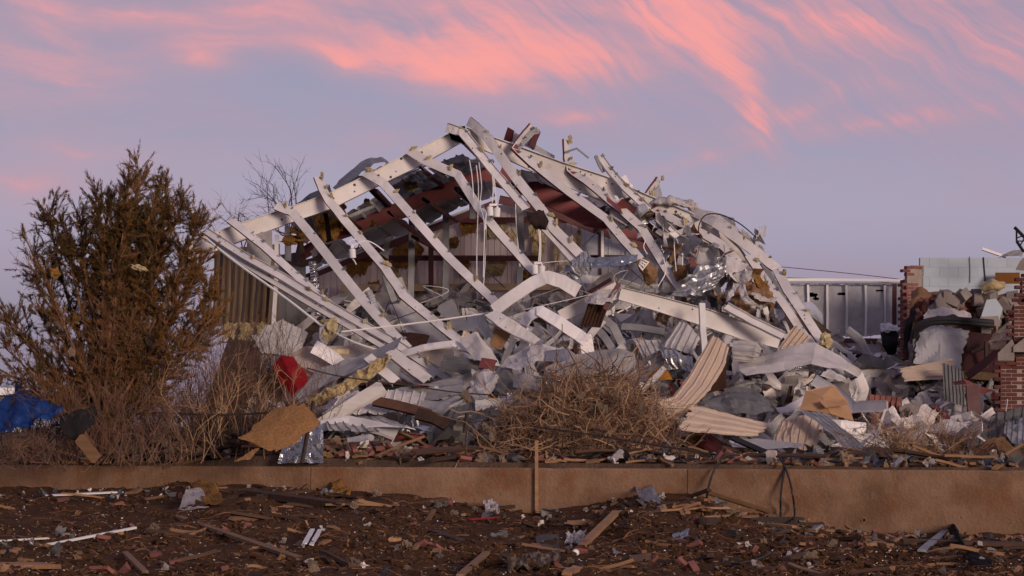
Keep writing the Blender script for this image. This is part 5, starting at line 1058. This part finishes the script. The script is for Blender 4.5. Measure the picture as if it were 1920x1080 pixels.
# bare trees behind the building
def bare_tree(label, b, tips, d, r):
    t = thing('bare_tree', label, 'tree', P(b[0], 800, d)); tm, tw = MB(), MB(); st = P(b[0], 800, d); fork = P(b[0], b[1], d); tm.tube([st, st.lerp(fork, .5)+rdir(.05), fork], r*1.6, 6, r)
    for (u, v) in tips:
        q = smooth_line([fork, fork.lerp(P(u, v, d), .5)+rdir(.25), P(u, v, d+rv.uniform(-1, 1))], 5); tm.tube(q, r*.7, 5, r*.12)
        for k in range(9):
            p, dd = along(q, rv.uniform(.3, 1)); pb = branch(tw, p, (dd+rdir(.5)).normalized(), rv.uniform(.4, .9), r*.22, 4, .2, .05, 3)
            for c in range(3): p2, d2 = along(pb, rv.uniform(.3, 1)); branch(tw, p2, (d2+rdir(.5)).normalized(), rv.uniform(.15, .45), r*.13, 3, .2, .03, 3)
    tm.build('trunk', 'bare_bark', t, True); tw.build('twigs', 'bare_bark', t, kind='stuff')
bare_tree('leafless tree with a fan of bare twigs rising behind the left rafter', (540,440), [(482,345),(500,332),(525,325),(545,318),(556,335),(490,362),(512,345)], 78, .038)
bare_tree('low leafless treetop behind the left eave of the building', (455,470), [(405,402),(425,395),(440,408),(395,420),(470,415)], 80, .03)
# dead shrubs between the juniper and the heap
def shrub(name, label, u0, u1, vb, vt, d, n, m, r=.006, group=None, spread=30):
    t = thing(name, label, 'shrub', P((u0+u1)/2, vb, d), group); a = MB()
    for i in range(n):
        u = rv.uniform(u0, u1); p = P(u, vb+rv.uniform(-8, 8), d+rv.uniform(-.5, .5)); tp = P(u+rv.gauss(0, spread), vt+abs(rv.gauss(0, (vb-vt)*.3)), d+rv.uniform(-.7, .7))
        q = smooth_line([p, p.lerp(tp, .33)+rdir(.12), p.lerp(tp, .66)+rdir(.12), tp], 3); a.tube(q, r*rv.uniform(.6, 1.5), 4, r*.3)
        for b in range(7):
            p2, d2 = along(q, rv.uniform(.25, 1)); pb = branch(a, p2, (d2+rdir(.5)).normalized(), rv.uniform(.15, .5), r*.5, 3, .2, .05, 3)
            for c in range(3): p3, d3 = along(pb, rv.uniform(.3, 1)); branch(a, p3, (d3+rdir(.6)).normalized(), rv.uniform(.06, .2), r*.35, 2, .2, .03, 3)
    a.build('stems', m, t, kind='stuff')
shrub('dead_shrub', 'mauve brown leafless shrub right of the juniper', 350, 530, 845, 600, 48.2, 190, 'mauve_twig', .006, None, 45)
shrub('dead_shrub', 'straw coloured dry stalks in front of the leafless shrub', 340, 545, 862, 640, 47.4, 30, 'dry_twig', .007, None, 60)
shrub('dead_shrub', 'thin leafless twigs beside the red cloth', 520, 620, 800, 665, 48.6, 40, 'mauve_twig', .005)
shrub('dead_shrub', 'tangle of dry twigs at the foot of the juniper', 110, 340, 870, 720, 47.2, 80, 'mauve_twig', .006, None, 55)
shrub('dead_shrub', 'low brown weeds spilling over behind the blue tarp', 0, 130, 872, 815, 47.2, 40, 'mauve_twig', .006, None, 40)
shrub('dead_shrub', 'dark thicket of bare stems behind the juniper', -20, 420, 858, 715, 50.5, 150, 'bare_bark', .009, None, 60)
shrub('dead_shrub', 'brown thicket of dead growth behind the hoop fence', 180, 470, 862, 730, 49.4, 120, 'mauve_twig', .008, None, 60)
# brush pile in the centre
bpile = thing('brush_pile', 'wide dome of tangled tan dry brush behind the retaining wall', 'brush pile', P(1105, 850, 47))
for m_, n, seed in (('dry_twig', 900, 1), ('mauve_twig', 900, 2)):
    a = MB(); r = random.Random(seed)
    for i in range(n):
        u = r.gauss(1100, 92); top = interp([(900,845),(940,790),(1000,730),(1080,704),(1150,702),(1210,745),(1260,790),(1280,845)], u)
        if u < 905 or u > 1275: continue
        v = top+(856-top)*r.random()**1.1; f = (v-top)/(856-top+1)
        d = 47.9-1.9*f**.7+r.uniform(-.35, .1); p = P(u, v, d)
        L = r.choice((.25, .4, .6, .8, 1.1)); di = Vector((r.gauss(0, 1), r.gauss(0, .5), r.gauss(.15, .6))).normalized(); pts = [p]
        for k in range(5): di = (di+Vector((r.gauss(0, .35), r.gauss(0, .3), r.gauss(0, .35)))).normalized(); pts.append(pts[-1]+di*L/5)
        R0 = r.choice((.003, .0035, .0045, .006, .009, .013)); a.tube(pts, R0, 4, R0*.5)
        for b in range(2): 
            p2, d2 = along(pts, r.random()); branch(a, p2, (d2+rdir(.7)).normalized(), r.uniform(.1, .3), .003, 3, .3, 0, 3)
    a.build('twigs', m_, bpile, kind='stuff')
a = MB()   # matted core of the pile so that it is not seen through
core = [[(900,862,46.6),(1000,862,46.2),(1110,862,46.2),(1200,862,46.2),(1290,862,46.6)],[(930,812,47.2),(1010,775,47),(1100,762,47),(1190,775,47),(1265,815,47.2)],[(960,800,48),(1020,745,48),(1100,718,48.2),(1180,735,48),(1240,790,48)]]
patch('matted_core', 'mauve_twig', core, 40, 20, crumple=.16, cs=4, parent=bpile)
for i in range(40):
    o = put('fluff_clump', rv.choice(FLUFF), None, P(rv.gauss(1060, 80), rv.uniform(730, 830), 46.3+rv.random()*.5), (rv.random()*6, rv.random()*6, rv.random()*6), rv.uniform(.03, .075))
    tag(o, 'tan fluff snagged on the brush pile', 'insulation', 'tan fluff snagged on the brush pile')
shrub('dead_shrub', 'dark bundle of cut branches beside the silver flap', 1640, 1820, 876, 800, 45.2, 70, 'mauve_twig', .007, None, 60)
shrub('dead_shrub', 'long straw stalks leaning over the cut branches', 1600, 1760, 870, 785, 45.0, 22, 'dry_twig', .009, None, 70)
# iron hoop fence, flattened by the storm
def fence(label, top, bot, npk, d0, d1, hoops, group=None):
    t = thing('hoop_fence', label, 'fence', P(bot[0][0], bot[0][1], d0))
    D = lambda f: d0+(d1-d0)*f
    for ln in (top, bot):
        q = [P(u, v, D(i/(len(ln)-1))) for i, (u, v) in enumerate(ln)]; m = MB(); m.tube(smooth_line(q, 4), .018, 4); m.build('rail', 'rusty_iron', t)
    tt = [P(u, v, D(i/(len(top)-1))) for i, (u, v) in enumerate(top)]; bb_ = [P(u, v, D(i/(len(bot)-1))) for i, (u, v) in enumerate(bot)]
    for k in range(npk):
        f = (k+.5)/npk; a, _ = along(tt, f); b, _ = along(bb_, f); m = MB(); m.tube([a+Vector((0,-.02,.03)), a.lerp(b, .5)+rdir(.01), b], .0095, 4); m.build('picket', 'rusty_iron', t)
    for k in range(hoops):
        f = (k+.5)/hoops; a, dd = along(tt, f); w = .10; m = MB(); m.tube([a+dd*(-w)*math.cos(x)*1.0+Vector((0, -.01, .11*math.sin(x))) for x in [i*math.pi/8 for i in range(9)]], .011, 5); m.build('hoop', 'rusty_iron', t)
fence('bent iron hoop fence in front of the juniper and dead shrubs', [(95,800),(200,778),(300,774),(400,778),(500,774),(560,770)], [(95,862),(200,852),(300,850),(400,852),(500,850),(560,852)], 22, 47.7, 46.9, 9)
fence('iron hoop fence lying over at the front of the brush pile', [(1000,800),(1100,814),(1200,830),(1300,846),(1440,868)], [(1000,852),(1090,858),(1200,864),(1300,868),(1440,874)], 24, 45.9, 44.6, 5)
for (a, b, lab) in (((588,752),(566,868),'leaning rusty fence post beside the oriented strand board'),((876,775),(870,812),'short iron post left of the brush pile'),((1162,806),(1160,862),'dark iron post in the flattened fence')):
    m = MB(); m.tube(pl([a, b], 46.2), .035, 4); tag(m.build('fence_post', 'rusty_iron'), lab, 'post')
for pts, lab in (([(868,868),(872,830),(878,800),(895,790),(915,792),(928,800)],'bent iron hoop left of the brush pile'),([(548,782),(556,768),(566,764),(574,772),(573,786)],'iron hoop sticking up behind the strand board')):
    m = MB(); m.tube(smooth_line(pl(pts, 46.3), 5), .012, 5); tag(m.build('iron_hoop', 'rusty_iron'), lab, 'hoop')
# things on the left
S('strand_board', 'large torn sheet of orange brown strand board leaning on the fence', 'board', 'osb', [[(506,766,46.3),(540,758,46.2),(572,756,46.2),(590,772,46.2)],[(470,800,46.0),(520,795,45.9),(570,790,45.9),(606,795,46)],[(444,822,45.8),(490,828,45.7),(530,830,45.7),(570,816,45.8)],[(470,830,45.8),(500,846,45.6),(520,848,45.6),(556,834,45.7)]], nu=18, nv=14, crumple=.02, thick=.02, ragged=.09)
S('strand_board', 'small broken piece of strand board below the large one', 'board', 'osb', [[(472,842,45.6),(488,838,45.6)],[(438,866,45.4),(470,864,45.4)]], nu=5, nv=5, crumple=.015, thick=.018, ragged=.05)
S('foil_batt', 'foil faced insulation sheet standing behind the strand board', 'foil', 'copper_foil', [[(540,800,46.8),(606,796,46.8)],[(520,868,46.5),(606,868,46.5)]], nu=14, nv=12, crumple=.05, cs=4)
S('red_cloth', 'red cloth caught on a wire and hanging in folds', 'cloth', 'red_cloth', [[(509,688,47.8),(527,666,47.75),(550,670,47.8)],[(521,712,47.7),(541,693,47.55),(567,690,47.75)],[(537,733,47.75),(553,718,47.6),(579,713,47.8)],[(549,743,47.8),(559,730,47.65),(571,727,47.8)]], nu=20, nv=20, crumple=.05, cs=2.6, smooth=True)
S('blue_tarp', 'blue plastic tarp heaped against the left end of the juniper', 'tarp', 'blue_tarp', [[(30,722,47.8),(45,716,47.6),(60,730,47.5),(80,738,47.5)],[(0,760,47.5),(40,750,47.1),(75,752,47.0),(110,758,47.2)],[(-20,780,47.2),(30,785,46.8),(70,785,46.8),(122,764,47.0)],[(-20,815,47.0),(20,806,46.6),(60,790,46.6),(100,786,46.9)]], nu=26, nv=22, crumple=.16, cs=2.4, smooth=True)
S('black_felt', 'black square of roofing felt hanging at the foot of the juniper', 'roofing felt', 'black_felt', [[(112,776,46.9),(150,765,46.8),(181,762,46.8)],[(108,800,46.7),(145,800,46.6),(180,795,46.6)],[(138,830,46.6),(150,832,46.5),(156,808,46.6)]], nu=10, nv=10, crumple=.04, cs=2, ragged=.03)
wedge([(150,815),(158,814),(190,854),(178,868),(172,868),(140,828)], 46.3, 46.36, 'plank', 'short_plank', None); tag(bpy.data.objects['short_plank'], 'short light brown plank propped below the black felt', 'plank')
hs = thing('far_house', 'white roof of a distant house behind the blue tarp', 'house', P(0, 800, 140))
wedge([(-60,742),(-10,727),(28,726),(48,740)], 138, 150, 'pale_panel', 'roof', hs)
wedge([(-55,742),(44,740),(44,748),(-55,748)], 138.6, 149, 'dark_sheet', 'fascia', hs)
wedge([(-52,748),(40,748),(40,810),(-52,810)], 139.2, 148, 'pale_panel', 'wall', hs)
# litter caught along the fence and behind the wall
def along_wall(u, up=0, back=.3):
    x = wall_x(u); return Vector((x, yw(x)+back, gz(x, yw(x)+back)+up))
ri = random.Random(77)
for i in range(120):
    u = ri.choice((ri.uniform(0, 600), ri.uniform(0, 1920))); b = ri.uniform(.2, 2.2); L = ri.uniform(.35, 1.5)
    dk = ri.random() < .4
    tag(put('broken_plank', ri.choice(DPLANK if dk else PLANK), None, along_wall(u, .03+ri.random()*.16, b), (ri.gauss(0, .3), ri.gauss(0, .22), ri.gauss(0, .6)), (L, 1, 1)), 'dark broken plank in the litter {z}' if dk else 'brown broken plank in the litter {z}', 'plank', 'dark planks behind the wall' if dk else 'brown planks behind the wall')
for i in range(110):
    u = ri.choice((ri.uniform(610, 960), ri.uniform(0, 1920))); tag(put('fallen_brick', ri.choice(BRICK), None, along_wall(u, .03+ri.random()*.1, ri.uniform(.12, 2.4)), (ri.gauss(0, .5), ri.gauss(0, .5), ri.random()*6)), 'loose brick in the litter {z}', 'brick', 'loose bricks behind the wall')
for i in range(150):
    u = ri.choice((ri.uniform(0, 450), ri.uniform(0, 1920))); s = ri.uniform(.05, .13); tag(put('fluff_clump', ri.choice(FLUFF), None, along_wall(u, s*.5+ri.random()*.35*(u < 560), ri.uniform(.15, 1.6)), (ri.random()*6, ri.random()*6, ri.random()*6), s), 'dirty tan fluff in the litter {z}', 'insulation', 'tan fluff behind the wall')
for i in range(150):
    u = ri.uniform(0, 1920); s = ri.uniform(.12, .38); tag(put('litter_scrap', ri.choice(TPL['paper']+TPL['grey_sheet'][:3]+TPL['kraft']), None, along_wall(u, s*.25, ri.uniform(.2, 2.2)), (ri.gauss(0, .6), ri.gauss(0, .6), ri.random()*6), s), 'crumpled pale scrap in the litter {z}', 'scrap', 'scraps behind the wall')
for i in range(60):
    u = ri.uniform(600, 1920); s = ri.uniform(.2, .55); tag(put('felt_scrap', ri.choice(TPL['dark_sheet']), None, along_wall(u, s*.2, ri.uniform(.2, 2.4)), (ri.gauss(0, .5), ri.gauss(0, .5), ri.random()*6), s), 'dark roofing scrap in the litter {z}', 'scrap', 'dark roofing scraps behind the wall')

for i in range(170):
    u = ri.uniform(0, 1920); s = ri.uniform(.08, .26); k = ri.random()
    if k < .45: o = put('litter_scrap', ri.choice(TPL['paper']+TPL['kraft']+TPL['grey_sheet'][:3]), None, along_wall(u, s*.2, ri.uniform(.14, .8)), (ri.gauss(0, .5), ri.gauss(0, .5), ri.random()*6), s); tag(o, 'crumpled pale scrap in the litter {z}', 'scrap', 'scraps behind the wall')
    else: o = put('broken_plank', ri.choice(PLANK+DPLANK[:2]), None, along_wall(u, .03, ri.uniform(.14, .9)), (ri.gauss(0, .25), ri.gauss(0, .15), ri.gauss(0, .7)), (ri.uniform(.2, .7), .8, 1)); tag(o, 'brown broken plank in the litter {z}', 'plank', 'brown planks behind the wall')
# ---------------------------------------------------------------- foreground litter on the soil
rf = random.Random(41)
def fput(name, meshes, label, cat, group, n, sc, ur=(0,1920), vr=(925,1078), lift=.02, tilt=.25, wallbias=0):
    k = 0
    while k < n:
        u = rf.uniform(*ur); lo = interp(base_tab, u)+4
        v = max(lo, rf.uniform(*vr)); 
        if wallbias and rf.random() < wallbias: v = lo+abs(rf.gauss(0, 16))
        p = f_at(u, min(v, 1079)); s = sc() if callable(sc) else sc
        tag(put(name, rf.choice(meshes), None, p+Vector((0, 0, lift)), (rf.gauss(0, tilt), rf.gauss(0, tilt), rf.random()*6.28), s), label, cat, group); k += 1
fput('splintered_board', PLANK, 'splintered brown board on the soil {z}', 'plank', 'brown boards on the foreground soil', 90, lambda: (rf.choice((.15, .2, .3, .45, .7, 1.1)), rf.uniform(.5, 1.2), 1), tilt=.12, wallbias=.45)
fput('splintered_board', DPLANK, 'dark wet board on the soil {z}', 'plank', 'dark boards on the foreground soil', 80, lambda: (rf.choice((.15, .25, .4, .6, .9)), rf.uniform(.5, 1.2), 1), tilt=.14, wallbias=.45)
fput('soil_brick', BRICK, 'broken red brick sunk in soil {z}', 'brick', 'bricks on the foreground soil', 45, lambda: rf.uniform(.6, 1), tilt=.5)
fput('white_scrap', TPL['paper'], 'white crumpled scrap on the soil {z}', 'scrap', 'white scraps on the foreground soil', 90, lambda: rf.uniform(.05, .16), lift=.03, tilt=.4, wallbias=.4)
fput('dark_scrap', TPL['dark_sheet'], 'dark torn scrap on the soil {z}', 'scrap', 'dark scraps on the foreground soil', 70, lambda: rf.uniform(.1, .3), lift=.03, tilt=.4, wallbias=.4)
fput('paper_scrap', TPL['kraft'], 'brown torn scrap on the soil {z}', 'scrap', 'brown scraps on the foreground soil', 50, lambda: rf.uniform(.08, .24), lift=.03, tilt=.4, wallbias=.3)
fput('fluff_clump', FLUFF, 'dirty fluff clump on the soil {z}', 'insulation', 'fluff clumps on the foreground soil', 30, lambda: rf.uniform(.03, .08), lift=.03)
# uncountable chips, crumbs and straw
def chips(name, label, cat, m, n, smin, smax, el):
    a = MB(); 
    for i in range(n):
        u = rf.uniform(-40, 1960); lo = interp(base_tab, u)+1; v = lo+(1085-lo)*rf.random()**.8; p = f_at(u, v) if v < 1080 else f_at(u, 1079)
        if nz3((p.x, p.y, 0), .9, 31)+.35*nz3((p.x, p.y, 0), 2.6, 32) < rf.uniform(-.55, .35): continue
        p = p+Vector((rf.uniform(-.1, .1), rf.uniform(-.25, .25), 0)); p.z = gz(p.x, p.y)+.004; s = rf.uniform(smin, smax)
        ax = Vector((rf.gauss(0, 1), rf.gauss(0, 1), rf.gauss(0, .35))).normalized(); ay = ax.cross(Vector((rf.gauss(0, .4), rf.gauss(0, .4), 1))).normalized(); az2 = ax.cross(ay)
        a.box(p, ax*s*el*rf.uniform(.5, 1), ay*s*rf.uniform(.4, 1), az2*s*rf.uniform(.2, .6))
    tag(a.build(name, m, kind='stuff', org=Vector((0, 38, 0))), label, cat)
chips('plaster_crumbs', 'white plaster crumbs strewn over the foreground soil', 'crumbs', 'paper', 1700, .003, .010, 1.5)
chips('wood_chips', 'brown wood splinters strewn over the foreground soil', 'wood chips', 'plank', 4200, .005, .014, 4.5)
chips('dark_chips', 'dark clods and chips strewn over the foreground soil', 'clods', 'dark_wood', 3800, .006, .022, 2.2)
chips('soil_clods', 'red brown soil clods strewn over the ground', 'clods', 'soil', 8000, .008, .05, 1.4)
chips('brick_crumbs', 'brick crumbs strewn over the foreground soil', 'crumbs', 'brick', 260, .006, .02, 1.3)
# single pieces one can pick out
def lay(name, label, cat, m, a, b, w, th, up=.02, d=None):
    pa, pb = f_at(*a)+Vector((0, 0, up)), f_at(*b)+Vector((0, 0, up)); ax = (pb-pa)/2; ay = ax.cross(Vector((0, -.25, 1))).normalized(); azz = ay.cross(ax).normalized(); mm = MB(); n = 6; r = random.Random(int(a[0])); vs_ = []
    for i in range(n):
        c = pa.lerp(pb, i/(n-1))
        for x, y in ((-1,-1),(1,-1),(1,1),(-1,1)):
            e = ax.normalized()*r.uniform(-.05, .05)*(1 if i in (0, n-1) else 0); vs_.append(c+ay*w/2*x*(1+r.uniform(-.08, .08))+azz*th/2*y+e)
    mm.v = vs_
    for i in range(n-1):
        for j in range(4): mm.f.append([i*4+j, i*4+(j+1) % 4, (i+1)*4+(j+1) % 4, (i+1)*4+j])
    mm.f += [[3,2,1,0], [(n-1)*4+j for j in range(4)]]; mm.m = [0]*len(mm.f)
    return tag(mm.build(name, m), label, cat)
lay('timber', 'thick dark timber with a broken end lying below the wall', 'timber', 'dark_wood', (463,931), (640,955), .14, .10, .06)
lay('timber', 'long dark board running down the soil from the timber', 'board', 'plank', (335,972), (560,1050), .10, .04)
lay('timber', 'dark board lying in the hollow of the soil', 'board', 'dark_wood', (815,1000), (960,1052), .12, .05)
lay('timber', 'pale brown lath crossing the dark board in the hollow', 'lath', 'plank', (912,1040), (862,1084), .08, .04)
lay('timber', 'broad pale plank end in the corner of the soil', 'plank', 'plank', (-30,1066), (94,1066), .30, .05, .03)
lay('white_trim', 'long broken strip of white trim near the wall', 'trim', 'lamp_white', (62,934), (228,926), .06, .02, .03)
lay('white_trim', 'narrow white edged lath lying on the dark soil', 'lath', 'lamp_white', (78,1028), (255,994), .035, .03, .03)
lay('white_trim', 'thin pale strip beside the white edged lath', 'strip', 'light_sheet', (-5,1018), (92,1012), .03, .02, .02)
lay('white_trim', 'short white slat in the middle of the soil', 'slat', 'lamp_white', (571,1026), (586,998), .06, .015, .04)
lay('white_trim', 'second short white slat beside the first', 'slat', 'lamp_white', (584,1028), (600,999), .06, .015, .04)
lay('timber', 'dark steel pipe lying on the planks by the black cable', 'pipe', 'rusty_iron', (1318,995), (1502,967), .12, .10, .12)
lay('timber', 'pale splintered plank above the dark pipe', 'plank', 'plank', (1330,925), (1450,962), .09, .05, .14)
lay('timber', 'brown plank lying under the dark pipe', 'plank', 'plank', (1322,966), (1412,968), .09, .05, .08)
lay('timber', 'brown board leaning in the litter left of the cable', 'board', 'plank', (1155,968), (1090,1032), .10, .05, .05)
lay('timber', 'grey board standing askew at the right below the wall', 'board', 'dark_sheet', (1728,1042), (1772,990), .10, .03, .06)
lay('timber', 'dark plank lying flat behind the grey board', 'plank', 'dark_wood', (1690,1022), (1920,1028), .10, .05, .05)
lay('timber', 'brown short board on the dark soil', 'board', 'plank', (235,1042), (272,1078), .07, .03, .03)
lay('timber', 'grey stick leaning against the concrete wall', 'stick', 'dark_wood', (402,925), (545,876), .05, .03, .05)
lay('red_strip', 'red painted strip lying under a ball of paper', 'strip', 'red_cloth', (880,978), (935,974), .07, .02, .03)
def fpatch(name, label, cat, m, pts, h, **k):
    q = [f_at(*p) for p in pts]; q = [p+Vector((0, 0, hh)) for p, hh in zip(q, h)]
    return tag(patch(name, m, [[q[0], q[1]], [q[3], q[2]]], px=False, **k), label, cat)
fpatch('plaster_slab', 'mottled triangular slab of plaster near the wall', 'slab', 'paper', [(350,942),(380,940),(392,956),(334,960)], (.22,.2,.03,.03), nu=8, nv=8, crumple=.04, thick=.03)
fpatch('leather_scrap', 'orange brown leathery sheet behind the plaster slab', 'sheet', 'wet_insulation', [(355,925),(405,922),(420,950),(385,952)], (.2,.18,.05,.08), nu=10, nv=10, crumple=.08, cs=4)
fpatch('leather_scrap', 'crumpled orange brown paper against the wall', 'paper', 'wet_insulation', [(620,900),(655,905),(658,930),(622,928)], (.2,.12,.03,.05), nu=12, nv=12, crumple=.1, cs=5, ragged=.05)
fpatch('tile_piece', 'square brown board standing in the soil', 'board', 'block', [(1003,1012),(1048,1008),(1052,1054),(1012,1056)], (.06,.06,.02,.02), nu=5, nv=5, crumple=.02, thick=.03, ragged=.04)
fpatch('tile_piece', 'light brown square of board on the dark soil', 'board', 'cardboard', [(1182,1050),(1222,1046),(1215,1068),(1174,1070)], (.06,.06,.02,.02), nu=4, nv=4, crumple=.01, thick=.02)
fpatch('fleece', 'dirty grey fleece spread on the soil at the bottom', 'fleece', 'dirty_fluff', [(960,1062),(1050,1054),(1040,1070),(950,1078)], (.1,.1,.03,.03), nu=20, nv=10, crumple=.10, cs=7, ragged=.1)
fpatch('plastic_bag', 'bluish clear plastic bag lying against the wall', 'bag', 'galvanized', [(1192,920),(1225,925),(1242,948),(1200,945)], (.15,.12,.05,.05), nu=14, nv=12, crumple=.08, cs=5, smooth=True)
fpatch('paper_ball', 'crumpled ball of white paper on the red strip', 'paper', 'paper', [(908,952),(930,950),(938,966),(912,968)], (.14,.12,.04,.04), nu=10, nv=10, crumple=.10, cs=7)
fpatch('fibre_scrap', 'frayed white and red scrap beside the brown board', 'scrap', 'paper', [(1060,1008),(1100,1004),(1096,1018),(1058,1024)], (.06,.08,.03,.03), nu=12, nv=8, crumple=.06, cs=9, ragged=.06)
fpatch('blue_scrap', 'pale blue and orange wrapper near the cable', 'wrapper', 'blue_block', [(1260,1008),(1292,998),(1290,1010),(1262,1018)], (.05,.06,.02,.02), nu=6, nv=5, crumple=.03)
bm = bmesh.new(); bmesh.ops.create_uvsphere(bm, u_segments=16, v_segments=8, radius=.05)
for v in bm.verts:
    if v.co.z < 0: v.co.z *= .15
tag(put('white_bowl', bm_mesh(bm, 'bowl', 'lamp_white', True), None, f_at(1079,1040)+Vector((0,0,.02)), (.5,.3,0)), 'white foam bowl upside down beside the brown board', 'bowl')
# bent grey gutter at the right
tag(patch('bent_gutter', 'rusty_iron', [[f_at(1775,990)+Vector((0,0,.12)), f_at(1790,1000)+Vector((0,0,.2)), f_at(1812,1040)+Vector((0,0,.06)), f_at(1860,1058)+Vector((0,0,.05))],[f_at(1780,996)+Vector((0,-.1,.02)), f_at(1785,1010)+Vector((0,-.1,.05)), f_at(1818,1062)+Vector((0,-.1,.02)), f_at(1858,1070)+Vector((0,-.1,.02))]], 20, 8, corr=('t',3,.03), crumple=.03, px=False), 'crushed rusty gutter twisted below the wall', 'gutter')
# wooden stake against the wall
x = wall_x(1006); s0 = Vector((x, yw(x)-.16, P(1006, 968, yw(x)).z)); s1 = Vector((x, yw(x)-.14, P(1007, 826, yw(x)).z)); m = MB(); m.box((s0+s1)/2, Vector((.027,0,0)), Vector((0,.02,0)), (s1-s0)/2); tag(m.build('wooden_stake', 'plank'), 'upright wooden stake standing against the retaining wall', 'stake')
# black cable hanging over the wall
def cable(label, pts, off): 
    q = []
    for u, v, o in pts:
        if v < 885: x = wall_x(u); q.append(Vector((x, yw(x)-.14+o, P(u, v, yw(x)).z)))
        elif v < 985: x = wall_x(u); q.append(Vector((x, yw(x)-.16+o-(v-885)*.004, P(u, v, yw(x)-.16+o-(v-885)*.004).z)))
        else: q.append(f_at(u, v)+Vector((0, 0, .03)))
    m = MB(); m.tube(smooth_line(q, 6), .016, 6); tag(m.build('black_cable', 'black_rubber'), label, 'cable')
cable('black cable looping over the wall and down past the planks', [(1388,853,.2),(1360,855,.1),(1340,875,-.05),(1325,915,-.1),(1315,960,-.3),(1302,1025,0)], 0)
cable('black cable hanging from the post in a long loop to the ground', [(1462,858,.2),(1472,880,.0),(1480,920,-.1),(1481,970,-.2),(1470,1015,0),(1440,1045,0),(1400,1060,0),(1372,1062,0)], 0)
cable('thinner black cable dropping from the post behind the long loop', [(1470,860,.2),(1468,885,.02),(1460,930,0),(1456,975,-.1),(1457,1000,0)], 0)

# roots and twigs trodden into the soil
a = MB()
for i in range(650):
    u = rf.uniform(0, 1920); lo = interp(base_tab, u)+2; p = f_at(u, min(1079, lo+(1080-lo)*rf.random()))
    if nz3((p.x, p.y, 0), .8, 51) < rf.uniform(-.4, .3): continue
    di = Vector((rf.gauss(0, 1), rf.gauss(0, .6), 0)).normalized(); q = [p+Vector((0, 0, .01))]; L = rf.uniform(.12, .6)
    for k in range(4):
        di = (di+Vector((rf.gauss(0, .3), rf.gauss(0, .3), 0))).normalized(); n_ = q[-1]+di*L/4; n_.z = gz(n_.x, n_.y)+rf.uniform(.0, .05); q.append(n_)
    a.tube(q, rf.choice((.003, .004, .006, .01)), 4, .002)
tag(a.build('trodden_twigs', 'bark', kind='stuff', org=Vector((0, 38, 0))), 'brown twigs and roots strewn over the foreground soil', 'twigs')
